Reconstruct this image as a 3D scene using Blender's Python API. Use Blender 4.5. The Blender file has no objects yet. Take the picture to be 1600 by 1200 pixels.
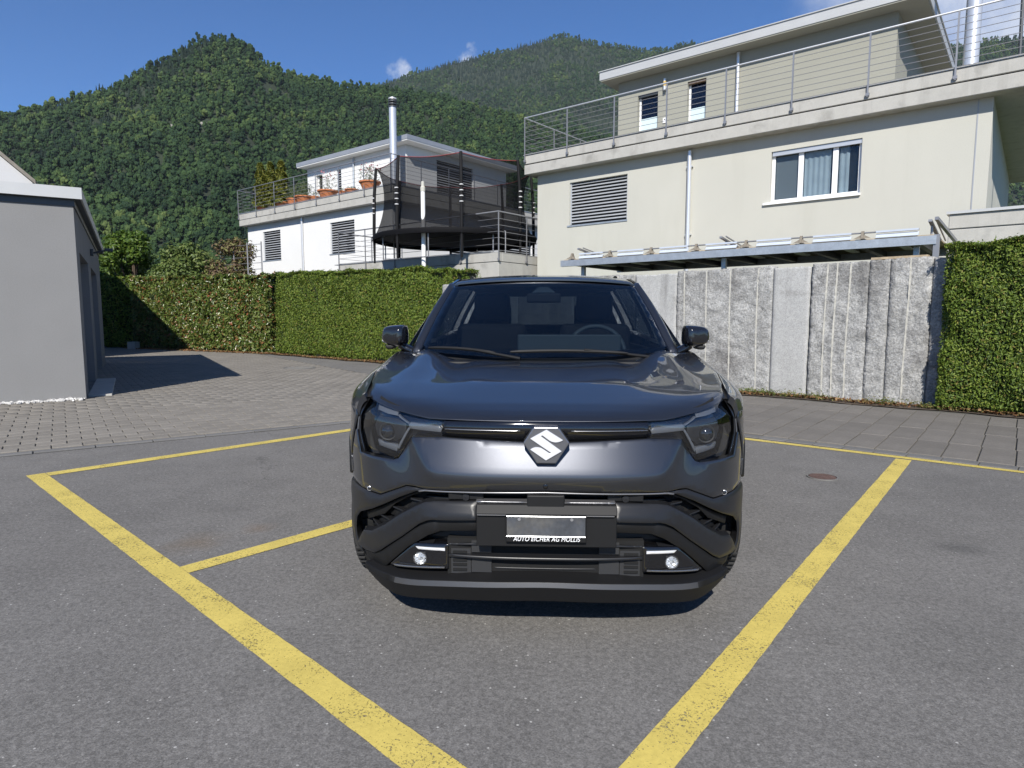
import bpy, bmesh, math, random
import numpy as np
from math import radians, sin, cos, pi, atan, sqrt
from mathutils import Vector, Matrix
from mathutils.geometry import delaunay_2d_cdt

random.seed(7)
RNG = np.random.default_rng(7)
S = bpy.context.scene
COL = S.collection

# ------------------------------------------------------------------ camera, sky, sun, exposure
cam = bpy.data.cameras.new("camera")
cam.lens = 22.5; cam.sensor_width = 36.0; cam.clip_start = 0.05; cam.clip_end = 9000
cam_o = bpy.data.objects.new("camera", cam); COL.objects.link(cam_o)
cam_o.location = (0, 0, 1.28)
cam_o.rotation_euler = (radians(90) - atan(.103), 0, atan(.0535))
S.camera = cam_o

SUN_EL, SUN_AZ = radians(37.2), radians(4.0)      # sun stands behind the photographer, a touch to the left
wd = bpy.data.worlds.new("World"); S.world = wd; wd.use_nodes = True
wn, wl = wd.node_tree.nodes, wd.node_tree.links
wn.clear()
w_out = wn.new("ShaderNodeOutputWorld"); w_bg = wn.new("ShaderNodeBackground")
w_sky = wn.new("ShaderNodeTexSky"); w_sky.sky_type = 'NISHITA'; w_sky.sun_disc = False
w_sky.sun_elevation = SUN_EL; w_sky.sun_rotation = radians(180) + SUN_AZ
w_sky.altitude = 450; w_sky.air_density = 0.75; w_sky.dust_density = 0.0; w_sky.ozone_density = 9.0
w_bg.inputs['Strength'].default_value = 0.095
def puff(dx, dy, dz, lo, hi):
    """soft round mask on the sky dome around one direction"""
    d = Vector((dx, dy, dz)).normalized()
    dot = wn.new("ShaderNodeVectorMath"); dot.operation = 'DOT_PRODUCT'
    wl.new(w_tc.outputs['Generated'], dot.inputs[0]); dot.inputs[1].default_value = d
    mr = wn.new("ShaderNodeMapRange"); mr.interpolation_type = 'SMOOTHSTEP'
    mr.inputs[1].default_value = cos(radians(hi)); mr.inputs[2].default_value = cos(radians(lo))
    wl.new(dot.outputs['Value'], mr.inputs[0]); return mr.outputs[0]
w_tc = wn.new("ShaderNodeTexCoord")
def cloud(masks, scale, gain, lo, hi, amount):
    """ragged cloud: noise lifted by a soft mask, then thresholded"""
    nz = wn.new("ShaderNodeTexNoise"); nz.inputs['Scale'].default_value = scale; nz.inputs['Detail'].default_value = 10; nz.inputs['Roughness'].default_value = .6
    wl.new(w_tc.outputs['Generated'], nz.inputs['Vector']); acc = masks[0]
    for m_ in masks[1:]:
        mx = wn.new("ShaderNodeMath"); mx.operation = 'MAXIMUM'; wl.new(acc, mx.inputs[0]); wl.new(m_, mx.inputs[1]); acc = mx.outputs[0]
    ad = wn.new("ShaderNodeMath"); ad.operation = 'MULTIPLY_ADD'; wl.new(acc, ad.inputs[0]); ad.inputs[1].default_value = gain; wl.new(nz.outputs['Fac'], ad.inputs[2])
    cr = wn.new("ShaderNodeMapRange"); cr.inputs[1].default_value = lo; cr.inputs[2].default_value = hi; cr.inputs[3].default_value = 0; cr.inputs[4].default_value = amount; wl.new(ad.outputs[0], cr.inputs[0])
    mu = wn.new('ShaderNodeMath'); mu.operation = 'MULTIPLY'; wl.new(cr.outputs[0], mu.inputs[0]); wl.new(acc, mu.inputs[1]); return mu.outputs[0]
c_small = cloud([puff(-.221, 1, .364, .1, 1.75), puff(-.118, 1, .392, .1, 1.5)], 40, .40, .76, 1.02, .70)
c_large = cloud([puff(.60, 1, .50, 1, 13), puff(.80, 1, .46, 1, 10), puff(.50, 1, .56, 1, 8), puff(.98, 1, .66, 2, 14)], 9, .36, .60, .95, .75)
mlx = wn.new("ShaderNodeMath"); mlx.operation = 'MAXIMUM'; wl.new(c_small, mlx.inputs[0]); wl.new(c_large, mlx.inputs[1]); ml = mlx
w_mix = wn.new("ShaderNodeMix"); w_mix.data_type = 'RGBA'
wl.new(ml.outputs[0], w_mix.inputs['Factor']); w_hs = wn.new('ShaderNodeHueSaturation'); w_hs.inputs['Saturation'].default_value = 1.08; wl.new(w_sky.outputs[0], w_hs.inputs['Color']); wl.new(w_hs.outputs[0], w_mix.inputs['A']); w_mix.inputs['B'].default_value = (6.2, 6.5, 7.0, 1)
wl.new(w_mix.outputs['Result'], w_bg.inputs['Color']); wl.new(w_bg.outputs[0], w_out.inputs[0])

sun = bpy.data.lights.new("sun", 'SUN'); sun.energy = 4.6; sun.angle = radians(.53); sun.color = (1, .955, .88)
sun_o = bpy.data.objects.new("sun", sun); COL.objects.link(sun_o)
sun_o.rotation_euler = (pi/2 - SUN_EL, 0, -SUN_AZ); sun_o.location = (0, -30, 40)
S.view_settings.view_transform = 'Standard'; S.view_settings.look = 'None'
S.view_settings.exposure = 0.62; S.view_settings.gamma = 1.0; S.view_settings.use_curve_mapping = False

# ------------------------------------------------------------------ helpers
def tag(o, label=None, cat=None, group=None, kind=None):
    if label: o['label'] = label
    if cat: o['category'] = cat
    if group: o['group'] = group
    if kind: o['kind'] = kind
    return o
def empty(name, loc=(0, 0, 0), rz=0, parent=None):
    o = bpy.data.objects.new(name, None); COL.objects.link(o); o.location = loc; o.rotation_euler = (0, 0, rz); o.empty_display_size = .2
    if parent: o.parent = parent
    return o
def link(name, me, mat=None, parent=None, smooth=False):
    if mat is not None and not me.materials: me.materials.append(mat)
    o = bpy.data.objects.new(name, me); COL.objects.link(o)
    if parent: o.parent = parent
    if smooth:
        me.polygons.foreach_set('use_smooth', [True]*len(me.polygons))
    return o
def from_arrays(name, V, F, mat=None, parent=None, smooth=False):
    """V (n,3) array, F (m,k) array of equal-sided faces"""
    V = np.asarray(V, np.float32); F = np.asarray(F, np.int32)
    me = bpy.data.meshes.new(name)
    k = F.shape[1]
    me.vertices.add(len(V)); me.vertices.foreach_set('co', V.ravel())
    me.loops.add(F.size); me.loops.foreach_set('vertex_index', F.ravel())
    me.polygons.add(len(F)); me.polygons.foreach_set('loop_start', np.arange(0, F.size, k, dtype=np.int32))
    me.polygons.foreach_set('loop_total', np.full(len(F), k, np.int32))
    me.update(calc_edges=True); me.validate()
    return link(name, me, mat, parent, smooth)
class MB:
    """collects boxes, tubes, prisms for ONE mesh object"""
    def __init__(s): s.v = []; s.f = []
    def add(s, vs, fs):
        o = len(s.v); s.v += [tuple(p) for p in vs]; s.f += [tuple(i+o for i in f) for f in fs]; return s
    def box(s, x0, x1, y0, y1, z0, z1):
        return s.add([(x0,y0,z0),(x1,y0,z0),(x1,y1,z0),(x0,y1,z0),(x0,y0,z1),(x1,y0,z1),(x1,y1,z1),(x0,y1,z1)],
                     [(0,3,2,1),(4,5,6,7),(0,1,5,4),(1,2,6,5),(2,3,7,6),(3,0,4,7)])
    def tube(s, pts, r, n=8, cap=True):
        pts = [Vector(p) for p in pts]; rs = r if isinstance(r, (list, tuple)) else [r]*len(pts)
        vs = []; fs = []; up = None
        for i, p in enumerate(pts):
            a = pts[max(i-1, 0)]; b = pts[min(i+1, len(pts)-1)]; d = (b-a).normalized()
            if up is None: up = Vector((0, 0, 1)) if abs(d.z) < .9 else Vector((1, 0, 0))
            x = d.cross(up).normalized(); y = x.cross(d).normalized(); up = y
            for k in range(n):
                t = 2*pi*k/n; vs.append(p + x*cos(t)*rs[i] + y*sin(t)*rs[i])
        for i in range(len(pts)-1):
            for k in range(n):
                k2 = (k+1) % n; fs.append((i*n+k, i*n+k2, (i+1)*n+k2, (i+1)*n+k))
        if cap: fs += [tuple(range(n))[::-1], tuple(range((len(pts)-1)*n, len(pts)*n))]
        return s.add(vs, fs)
    def bar(s, a, b, w, h):
        """rectangular bar from a to b"""
        a = Vector(a); b = Vector(b); d = (b-a).normalized(); up = Vector((0, 0, 1)) if abs(d.z) < .9 else Vector((0, 1, 0))
        x = d.cross(up).normalized()*w/2; y = x.cross(d).normalized()*h/2
        return s.add([a-x-y, a+x-y, a+x+y, a-x+y, b-x-y, b+x-y, b+x+y, b-x+y], [(0,1,2,3),(7,6,5,4),(0,4,5,1),(1,5,6,2),(2,6,7,3),(3,7,4,0)])
    def prism(s, poly, y0, y1, ax='y'):
        """polygon (a, z) extruded along y (or (a, b) along z when ax='z', or (y,z) along x)"""
        n = len(poly)
        if ax == 'y': q = [(a, y0, b) for a, b in poly] + [(a, y1, b) for a, b in poly]
        elif ax == 'z': q = [(a, b, y0) for a, b in poly] + [(a, b, y1) for a, b in poly]
        else: q = [(y0, a, b) for a, b in poly] + [(y1, a, b) for a, b in poly]
        return s.add(q, [tuple(range(n)), tuple(range(2*n-1, n-1, -1))] + [(i, i+n, (i+1) % n + n, (i+1) % n) for i in range(n)])
    def lathe(s, prof, n=20, o=(0, 0, 0), ax='z'):
        vs = []
        for r, h in prof:
            for k in range(n):
                t = 2*pi*k/n
                p = (r*cos(t), r*sin(t), h) if ax == 'z' else ((r*cos(t), h, r*sin(t)) if ax == 'y' else (h, r*cos(t), r*sin(t)))
                vs.append((p[0]+o[0], p[1]+o[1], p[2]+o[2]))
        fs = [(i*n+k, i*n+(k+1) % n, (i+1)*n+(k+1) % n, (i+1)*n+k) for i in range(len(prof)-1) for k in range(n)]
        return s.add(vs, fs)
    def build(s, name, mat, parent=None, smooth=False, bevel=0, seg=2, angle=None):
        me = bpy.data.meshes.new(name); me.from_pydata(s.v, [], s.f)
        bm = bmesh.new(); bm.from_mesh(me)
        bmesh.ops.recalc_face_normals(bm, faces=bm.faces)
        if bevel:
            es = [e for e in bm.edges if len(e.link_faces) == 2 and e.calc_face_angle(0) > radians(25)]
            bmesh.ops.bevel(bm, geom=es, offset=bevel, segments=seg, affect='EDGES', profile=.5, clamp_overlap=True)
        bm.to_mesh(me); bm.free()
        o = link(name, me, mat, parent, smooth)
        if smooth: me.set_sharp_from_angle(angle=radians(angle or 48))
        return o
def share(o, name=None, parent=None, loc=None):
    """a copy of an object that shares its mesh"""
    c = o.copy(); COL.objects.link(c); c.parent = parent or o.parent
    if loc is not None: c.location = loc
    return c
def copy_tree(o, parent=None):
    c = o.copy(); COL.objects.link(c); c.parent = parent
    for ch in list(o.children): copy_tree(ch, c)
    return c

# ------------------------------------------------------------------ materials
def rgb(c): return (c[0], c[1], c[2], 1) if not isinstance(c, (int, float)) else (c, c, c, 1)
def M(name, col, rough=.6, metal=0., var=(), bump=None, coat=0., spec=.5, island=None, obrand=None, tint=None, trans=0., sub=0., coord='Object', emis=None):
    """principled material: var = [(scale, amount)], bump = (scale, strength, distance), island/obrand = random value spread,
    tint = (second colour, scale, lo, hi) mixed in by noise"""
    m = bpy.data.materials.new(name); m.use_nodes = True
    n, l = m.node_tree.nodes, m.node_tree.links
    b = n['Principled BSDF']; b.inputs['Roughness'].default_value = rough; b.inputs['Metallic'].default_value = metal
    b.inputs['Specular IOR Level'].default_value = spec
    if coat: b.inputs['Coat Weight'].default_value = coat; b.inputs['Coat Roughness'].default_value = .02
    if trans: b.inputs['Transmission Weight'].default_value = trans
    tc = n.new("ShaderNodeTexCoord")
    def noise(sc, det=4, ro=.55):
        t = n.new("ShaderNodeTexNoise"); t.inputs['Scale'].default_value = sc; t.inputs['Detail'].default_value = det; t.inputs['Roughness'].default_value = ro
        l.new(tc.outputs[coord], t.inputs['Vector']); return t.outputs['Fac']
    r = n.new("ShaderNodeRGB"); r.outputs[0].default_value = rgb(col); c = r.outputs[0]
    if tint:
        mr = n.new("ShaderNodeMapRange"); mr.inputs[1].default_value = tint[2]; mr.inputs[2].default_value = tint[3]; l.new(noise(tint[1]), mr.inputs[0])
        mx = n.new("ShaderNodeMix"); mx.data_type = 'RGBA'; l.new(mr.outputs[0], mx.inputs['Factor']); l.new(c, mx.inputs['A']); mx.inputs['B'].default_value = rgb(tint[0]); c = mx.outputs['Result']
    gains = []
    for sc, am in var:
        mr = n.new("ShaderNodeMapRange"); mr.inputs[1].default_value = .25; mr.inputs[2].default_value = .75; mr.inputs[3].default_value = 1-am; mr.inputs[4].default_value = 1+am; mr.clamp = True
        l.new(noise(sc), mr.inputs[0]); gains.append(mr.outputs[0])
    if island:
        g = n.new("ShaderNodeNewGeometry"); mr = n.new("ShaderNodeMapRange"); mr.inputs[3].default_value = 1-island; mr.inputs[4].default_value = 1+island
        l.new(g.outputs['Random Per Island'], mr.inputs[0]); gains.append(mr.outputs[0])
    if obrand:
        g = n.new("ShaderNodeObjectInfo"); mr = n.new("ShaderNodeMapRange"); mr.inputs[3].default_value = 1-obrand; mr.inputs[4].default_value = 1+obrand
        l.new(g.outputs['Random'], mr.inputs[0]); gains.append(mr.outputs[0])
    for g_ in gains:
        v = n.new("ShaderNodeVectorMath"); v.operation = 'SCALE'; l.new(c, v.inputs[0]); l.new(g_, v.inputs['Scale']); c = v.outputs[0]
    l.new(c, b.inputs['Base Color'])
    if bump:
        bp = n.new("ShaderNodeBump"); bp.inputs['Strength'].default_value = bump[1]; bp.inputs['Distance'].default_value = bump[2]
        l.new(noise(bump[0], 6, .6), bp.inputs['Height']); l.new(bp.outputs[0], b.inputs['Normal'])
    if emis: b.inputs['Emission Color'].default_value = rgb(emis[0]); b.inputs['Emission Strength'].default_value = emis[1]
    return m
def nodes_of(m): return m.node_tree.nodes, m.node_tree.links, m.node_tree.nodes['Principled BSDF']
def glass_mat(name, tint, ior=1.5, rough=0.0):
    """thin pane: tinted see-through plus a Fresnel mirror"""
    m = bpy.data.materials.new(name); m.use_nodes = True; n, l = m.node_tree.nodes, m.node_tree.links
    n.remove(n['Principled BSDF']); out = n['Material Output']
    t = n.new("ShaderNodeBsdfTransparent"); t.inputs[0].default_value = rgb(tint)
    g = n.new("ShaderNodeBsdfGlossy"); g.inputs['Roughness'].default_value = rough
    f = n.new("ShaderNodeFresnel"); ge = n.new("ShaderNodeNewGeometry"); ml = n.new("ShaderNodeMath"); ml.operation = 'MULTIPLY_ADD'   # same mirror strength from both sides of the pane
    l.new(ge.outputs['Backfacing'], ml.inputs[0]); ml.inputs[1].default_value = 1/ior - ior; ml.inputs[2].default_value = ior; l.new(ml.outputs[0], f.inputs[0])
    x = n.new("ShaderNodeMixShader"); l.new(f.outputs[0], x.inputs[0]); l.new(t.outputs[0], x.inputs[1]); l.new(g.outputs[0], x.inputs[2]); l.new(x.outputs[0], out.inputs[0])
    return m
def leaf_mat(name, cols, gloss=.45, trans=.25):
    """leaf cards: colour drawn per leaf from a ramp, some light passes through"""
    m = bpy.data.materials.new(name); m.use_nodes = True; n, l, b = nodes_of(m)
    g = n.new("ShaderNodeNewGeometry"); r = n.new("ShaderNodeValToRGB"); r.color_ramp.interpolation = 'LINEAR'
    while len(r.color_ramp.elements) < len(cols): r.color_ramp.elements.new(.5)
    for i, (p, c) in enumerate(cols): r.color_ramp.elements[i].position = p; r.color_ramp.elements[i].color = rgb(c)
    l.new(g.outputs['Random Per Island'], r.inputs[0]); l.new(r.outputs[0], b.inputs['Base Color'])
    b.inputs['Roughness'].default_value = gloss; b.inputs['Specular IOR Level'].default_value = .4
    tr = n.new("ShaderNodeBsdfTranslucent"); l.new(r.outputs[0], tr.inputs[0])
    mx = n.new("ShaderNodeMixShader"); mx.inputs[0].default_value = trans
    l.new(b.outputs[0], mx.inputs[1]); l.new(tr.outputs[0], mx.inputs[2]); l.new(mx.outputs[0], n['Material Output'].inputs[0])
    return m
MAT = {}
# ------------------------------------------------------------------ ground
SU = Vector((cos(radians(-40)), sin(radians(-40)), 0)); SV = Vector((-sin(radians(-40)), cos(radians(-40)), 0))
def st(u, v, z=0.): p = SU*u + SV*v; return Vector((p.x, p.y, z))     # street grid: u along the wall, v away from it towards the houses
STREET_RZ = radians(-40)

# asphalt: aggregate speckle, patches, a few stains where the car park has them
m = MAT['asphalt'] = M('asphalt', (.153, .147, .139), .88, var=[(.35, .10), (1.4, .08), (4.5, .07), (45, .24), (150, .36)], bump=(170, .55, .004), spec=.25)
n, l, b = nodes_of(m)
base_sock = b.inputs['Base Color'].links[0].from_socket
tc = n.new("ShaderNodeTexCoord")
def blot(x, y, r0, r1, col, strength, base, sy=1.0):
    mp = n.new("ShaderNodeMapping"); mp.vector_type = 'POINT'; mp.inputs['Location'].default_value = (-x, -y*sy, 0); mp.inputs['Scale'].default_value = (1, sy, 1)
    l.new(tc.outputs['Object'], mp.inputs[0]); ln = n.new("ShaderNodeVectorMath"); ln.operation = 'LENGTH'; l.new(mp.outputs[0], ln.inputs[0])
    t = n.new("ShaderNodeTexNoise"); t.inputs['Scale'].default_value = 7; t.inputs['Detail'].default_value = 8; l.new(tc.outputs['Object'], t.inputs[0])
    a = n.new("ShaderNodeMath"); a.operation = 'MULTIPLY_ADD'; l.new(t.outputs['Fac'], a.inputs[0]); a.inputs[1].default_value = r1*1.6; l.new(ln.outputs['Value'], a.inputs[2])
    mr = n.new("ShaderNodeMapRange"); mr.inputs[1].default_value = r0 + r1*1.5; mr.inputs[2].default_value = r0*.4 + r1*.45; mr.inputs[3].default_value = 0; mr.inputs[4].default_value = strength
    l.new(a.outputs[0], mr.inputs[0]); mx = n.new("ShaderNodeMix"); mx.data_type = 'RGBA'; l.new(mr.outputs[0], mx.inputs['Factor']); l.new(base, mx.inputs['A']); mx.inputs['B'].default_value = rgb(col)
    return mx.outputs['Result']
c = blot(-2.0, 3.45, .10, .16, (.15, .105, .06), .45, base_sock)
c = blot(-1.75, 3.72, .05, .10, (.16, .10, .055), .35, c)
c = blot(2.30, 3.60, .12, .12, (.05, .05, .05), .5, c, 1.6)
c = blot(3.3, 5.1, .2, .4, (.08, .08, .08), .18, c)
# aggregate: every stone its own grey
va = n.new("ShaderNodeTexVoronoi"); va.inputs['Scale'].default_value = 105; l.new(tc.outputs['Object'], va.inputs['Vector'])
sa = n.new("ShaderNodeSeparateColor"); l.new(va.outputs['Color'], sa.inputs[0])
ra = n.new("ShaderNodeMapRange"); ra.inputs[3].default_value = .84; ra.inputs[4].default_value = 1.16; l.new(sa.outputs[1], ra.inputs[0])
va2 = n.new("ShaderNodeVectorMath"); va2.operation = 'SCALE'; l.new(c, va2.inputs[0]); l.new(ra.outputs[0], va2.inputs['Scale']); c = va2.outputs[0]
# a few hairline cracks
vk = n.new("ShaderNodeTexVoronoi"); vk.feature = 'DISTANCE_TO_EDGE'; vk.inputs['Scale'].default_value = .33
nk_ = n.new("ShaderNodeTexNoise"); nk_.inputs['Scale'].default_value = 2.2; nk_.inputs['Detail'].default_value = 6; l.new(tc.outputs['Object'], nk_.inputs[0])
mk = n.new("ShaderNodeVectorMath"); mk.operation = 'MULTIPLY_ADD'; l.new(nk_.outputs['Color'], mk.inputs[0]); mk.inputs[1].default_value = (.7, .7, .7); l.new(tc.outputs['Object'], mk.inputs[2]); l.new(mk.outputs[0], vk.inputs['Vector'])
rk = n.new("ShaderNodeMapRange"); rk.inputs[1].default_value = .0; rk.inputs[2].default_value = .0022; rk.inputs[3].default_value = .55; rk.inputs[4].default_value = 0; l.new(vk.outputs['Distance'], rk.inputs[0])
n2k = n.new("ShaderNodeTexNoise"); n2k.inputs['Scale'].default_value = .45; l.new(tc.outputs['Object'], n2k.inputs[0]); r2k = n.new("ShaderNodeMapRange"); r2k.inputs[1].default_value = .50; r2k.inputs[2].default_value = .58; l.new(n2k.outputs['Fac'], r2k.inputs[0])
mkk = n.new("ShaderNodeMath"); mkk.operation = 'MULTIPLY'; l.new(rk.outputs[0], mkk.inputs[0]); l.new(r2k.outputs[0], mkk.inputs[1])
mxk = n.new("ShaderNodeMix"); mxk.data_type = 'RGBA'; l.new(mkk.outputs[0], mxk.inputs['Factor']); l.new(c, mxk.inputs['A']); mxk.inputs['B'].default_value = rgb((.05, .048, .045)); c = mxk.outputs['Result']
# pale stone chips
vo = n.new("ShaderNodeTexVoronoi"); vo.inputs['Scale'].default_value = 48; l.new(tc.outputs['Object'], vo.inputs['Vector'])
sp = n.new("ShaderNodeSeparateColor"); l.new(vo.outputs['Color'], sp.inputs[0])
lt = n.new("ShaderNodeMath"); lt.operation = 'GREATER_THAN'; lt.inputs[1].default_value = .955; l.new(sp.outputs[0], lt.inputs[0])
ds = n.new("ShaderNodeMath"); ds.operation = 'LESS_THAN'; ds.inputs[1].default_value = .20; l.new(vo.outputs['Distance'], ds.inputs[0])
mu = n.new("ShaderNodeMath"); mu.operation = 'MULTIPLY'; l.new(lt.outputs[0], mu.inputs[0]); l.new(ds.outputs[0], mu.inputs[1])
mx = n.new("ShaderNodeMix"); mx.data_type = 'RGBA'; l.new(mu.outputs[0], mx.inputs['Factor']); l.new(c, mx.inputs['A']); mx.inputs['B'].default_value = rgb((.38, .37, .35))
l.new(mx.outputs['Result'], b.inputs['Base Color'])

MAT['meadow'] = M('meadow', (.06, .085, .03), .9, var=[(.05, .3), (.6, .2)])
me = MB(); me.add([(-3000, -3000, -.03), (3000, -3000, -.03), (3000, 3000, -.03), (-3000, 3000, -.03)], [(0, 1, 2, 3)])
g_o = me.build('ground', MAT['meadow']); tag(g_o, kind='structure')
me = MB(); me.add([(-60, -40, 0), (60, -40, 0), (60, 45, 0), (-60, 45, 0)], [(0, 1, 2, 3)])
lot = me.build('parking_lot', MAT['asphalt']); tag(lot, kind='structure')

# yellow bay lines, worn through to the asphalt
m = MAT['yellow'] = M('yellow_paint', (.56, .445, .115), .7, var=[(5, .10), (60, .10)], bump=(150, .4, .002), spec=.3)
n, l, b = nodes_of(m)
tc = n.new("ShaderNodeTexCoord")
t1 = n.new("ShaderNodeTexNoise"); t1.inputs['Scale'].default_value = 120; t1.inputs['Detail'].default_value = 6; t1.inputs['Roughness'].default_value = .7; l.new(tc.outputs['Object'], t1.inputs[0])
t2 = n.new("ShaderNodeTexNoise"); t2.inputs['Scale'].default_value = 4.5; t2.inputs['Detail'].default_value = 3; l.new(tc.outputs['Object'], t2.inputs[0])
ma = n.new("ShaderNodeMath"); ma.operation = 'MULTIPLY_ADD'; ma.inputs[1].default_value = .26; l.new(t2.outputs['Fac'], ma.inputs[0]); l.new(t1.outputs['Fac'], ma.inputs[2])
mr = n.new("ShaderNodeMapRange"); mr.inputs[1].default_value = .70; mr.inputs[2].default_value = .735; mr.inputs[3].default_value = 1; mr.inputs[4].default_value = .12; l.new(ma.outputs[0], mr.inputs[0])
l.new(mr.outputs[0], b.inputs['Alpha'])
def stripe(a, b_, w, z=.004):
    """painted stripe between two street points, slightly ragged edges"""
    A = Vector(a); B = Vector(b_); d = (B-A); L = d.length; d /= L; nrm = Vector((-d.y, d.x))
    k = max(2, int(L/.05)); vs = []; fs = []
    for i in range(k+1):
        p = A + d*(L*i/k)
        for s_ in (-1, 1):
            q = p + nrm*s_*(w/2 + random.uniform(-.0016, .0016)); vs.append((q.x, q.y, z))
    for i in range(k): fs.append((2*i, 2*i+2, 2*i+3, 2*i+1))
    mb = MB(); mb.v = vs; mb.f = fs
    return mb.build('bay_line', MAT['yellow'], lot)
def s2(u, v): p = st(u, v); return (p.x, p.y)
stripe(s2(-6.38, 1.093), s2(2.5, 1.093), .128)
stripe(s2(-6.31, 1.16), s2(-6.31, 6.46), .135)
stripe(s2(-3.37, 1.158), s2(-3.47, 5.5), .115)
stripe(s2(-1.30, 6.60), s2(-.80, .5), .125)
stripe(s2(-6.1, 6.40), s2(2.6, 6.92), .10)

# ------------------------------------------------------------------ paved drive on the left: concrete blocks in rows
MAT['sand'] = M('joint_sand', (.10, .093, .08), .95, var=[(8, .3), (90, .3)])
MAT['paver'] = M('concrete_block', (.195, .180, .158), .9, var=[(1.2, .10), (30, .12), (160, .2)], obrand=.09, bump=(120, .35, .003), spec=.25)
MAT['paver_far'] = M('concrete_block_far', (.195, .180, .158), .9, var=[(1.2, .10), (30, .12), (160, .2)], island=.09, bump=(120, .35, .003), spec=.25)
PA = Vector((-5.07, 5.59, 0)); pa = Vector((cos(radians(38.2)), sin(radians(38.2)), 0)); pb = Vector((-pa.y, pa.x, 0))
PW, PH = .26, .20
drive = MB(); 
quad = [PA - pa*9, PA + pa*6, PA + pa*6 + pb*40, PA - pa*9 + pb*40]
drive.add([(p.x, p.y, .003) for p in quad], [(0, 1, 2, 3)])
drive = drive.build('driveway', MAT['sand']); tag(drive, kind='structure')
blk = MB(); w, h = PW/2-.005, PH/2-.005
blk.add([(-w, -h, 0), (w, -h, 0), (w, h, 0), (-w, h, 0), (-w, -h, .010), (w, -h, .010), (w, h, .010), (-w, h, .010), (-w+.005, -h+.005, .014), (w-.005, -h+.005, .014), (w-.005, h-.005, .014), (-w+.005, h-.005, .014)],
        [(8, 9, 10, 11)] + [(i, (i+1) % 4, 4+(i+1) % 4, 4+i) for i in range(4)] + [(4+i, 4+(i+1) % 4, 8+(i+1) % 4, 8+i) for i in range(4)])
blocks = []
for j in range(150):
    for i in range(-36, 24):
        q = PA + pa*((i + .5*(j % 2))*PW) + pb*((j+1.0)*PH + .02)
        vs = q.dot(SV); us = q.dot(SU)
        if vs > 10.95 or us > -6.0 or q.y < 3: continue
        if q.y > 26: continue
        gq = q - Vector((-7.208, 9.603, 0)); gx = gq.x*cos(radians(34)) + gq.y*sin(radians(34)); gy = -gq.x*sin(radians(34)) + gq.y*cos(radians(34))
        if gx < -.15 and gy > .1 and gx > -7 and gy < 9: continue        # under the garage
        ang = math.atan2(q.x, q.y)
        if ang < radians(-47) or ang > radians(-12): 
            if q.y > 12: continue
        blocks.append((q.y*q.y + q.x*q.x, q, abs(ang+radians(3.1)) < radians(40.5)))
blocks.sort(key=lambda t: (not t[2], t[0]))
near, far_ = blocks[:296], blocks[296:]
o0 = blk.build('paver', MAT['paver'], drive)
for k, (_, q, _) in enumerate(near):
    o = o0 if k == 0 else share(o0)
    o.location = (q.x, q.y, random.uniform(-.001, .0012)); o.rotation_euler = (random.gauss(0, .004), random.gauss(0, .004), radians(38.2) + random.gauss(0, .006))
bv = np.array(o0.data.vertices[0].co) if False else np.array([v.co[:] for v in o0.data.vertices]); bf = np.array([p.vertices[:] for p in o0.data.polygons])
ca, sa = cos(radians(38.2)), sin(radians(38.2))
Q = np.array([[q.x, q.y, random.uniform(-.001, .0012)] for _, q, _ in far_])
rv = np.stack([bv[:, 0]*ca - bv[:, 1]*sa, bv[:, 0]*sa + bv[:, 1]*ca, bv[:, 2]], 1)
V = (Q[:, None, :] + rv[None]).reshape(-1, 3); Fc = (bf[None] + (np.arange(len(Q))*len(bv))[:, None, None]).reshape(-1, 4)
o = from_arrays('paver', V, Fc, MAT['paver_far'], drive); tag(o, kind='stuff')
# kerb blocks along the lot edge
MAT['kerb'] = M('kerb_stone', (.135, .132, .128), .9, var=[(3, .12), (60, .15)], obrand=.1, bump=(120, .3, .003))
kb = MB(); kb.box(-.245, .245, -.055, .055, 0, .016); k0 = kb.build('kerb_stone', MAT['kerb'], drive, bevel=.004, seg=1)
for k in range(-9, 12):
    o = k0 if k == -9 else share(k0)
    q = PA + pa*(k*.5) - pb*.0; o.location = (q.x, q.y, 0); o.rotation_euler = (0, 0, radians(38.2) + random.gauss(0, .004))

# ------------------------------------------------------------------ slab pavement on the right
MAT['slab'] = M('pavement_slab', (.150, .139, .125), .9, var=[(2, .12), (40, .12), (180, .22)], obrand=.07, bump=(140, .4, .003), spec=.25)
walk = MB(); q4 = [st(-6.2, 6.66), st(6, 6.95), st(6, 10.75), st(-6.2, 10.75)]
walk.add([(p.x, p.y, .003) for p in q4], [(0, 1, 2, 3)]); walk = walk.build('pavement', MAT['sand']); tag(walk, kind='structure')
sw, sl = .272, .82
sb = MB(); sb.box(-sw/2+.006, sw/2-.006, -sl/2+.0025, sl/2-.0025, 0, .016); s0 = sb.build('slab', MAT['slab'], walk, bevel=.004, seg=1)
kb2 = MB(); kb2.box(-sw/2+.004, sw/2-.004, -.075, .075, 0, .013); kb0 = kb2.build('kerb_stone', MAT['kerb'], walk, bevel=.004, seg=1)
first = True
for i in range(-19, 12):
    for j in range(4):
        u0 = -.645 + i*sw; dv = 6.92 + (j+.5)*sl + .0*(i % 2)
        uu = u0 - .085*(dv-6.75); p = st(uu, dv + .012*(u0+.6))
        o = s0 if first else share(s0); o.location = (p.x, p.y, random.uniform(-.002, .002)); o.rotation_euler = (random.gauss(0, .0025), random.gauss(0, .0025), STREET_RZ + radians(4.2) )
        if j == 0:
            p = st(u0 + .008, 6.835 + .03*(u0+.6)); k = kb0 if first else share(kb0); k.location = (p.x, p.y, random.uniform(-.001, .001)); k.rotation_euler = (0, 0, STREET_RZ + radians(1.5))
        first = False

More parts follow.
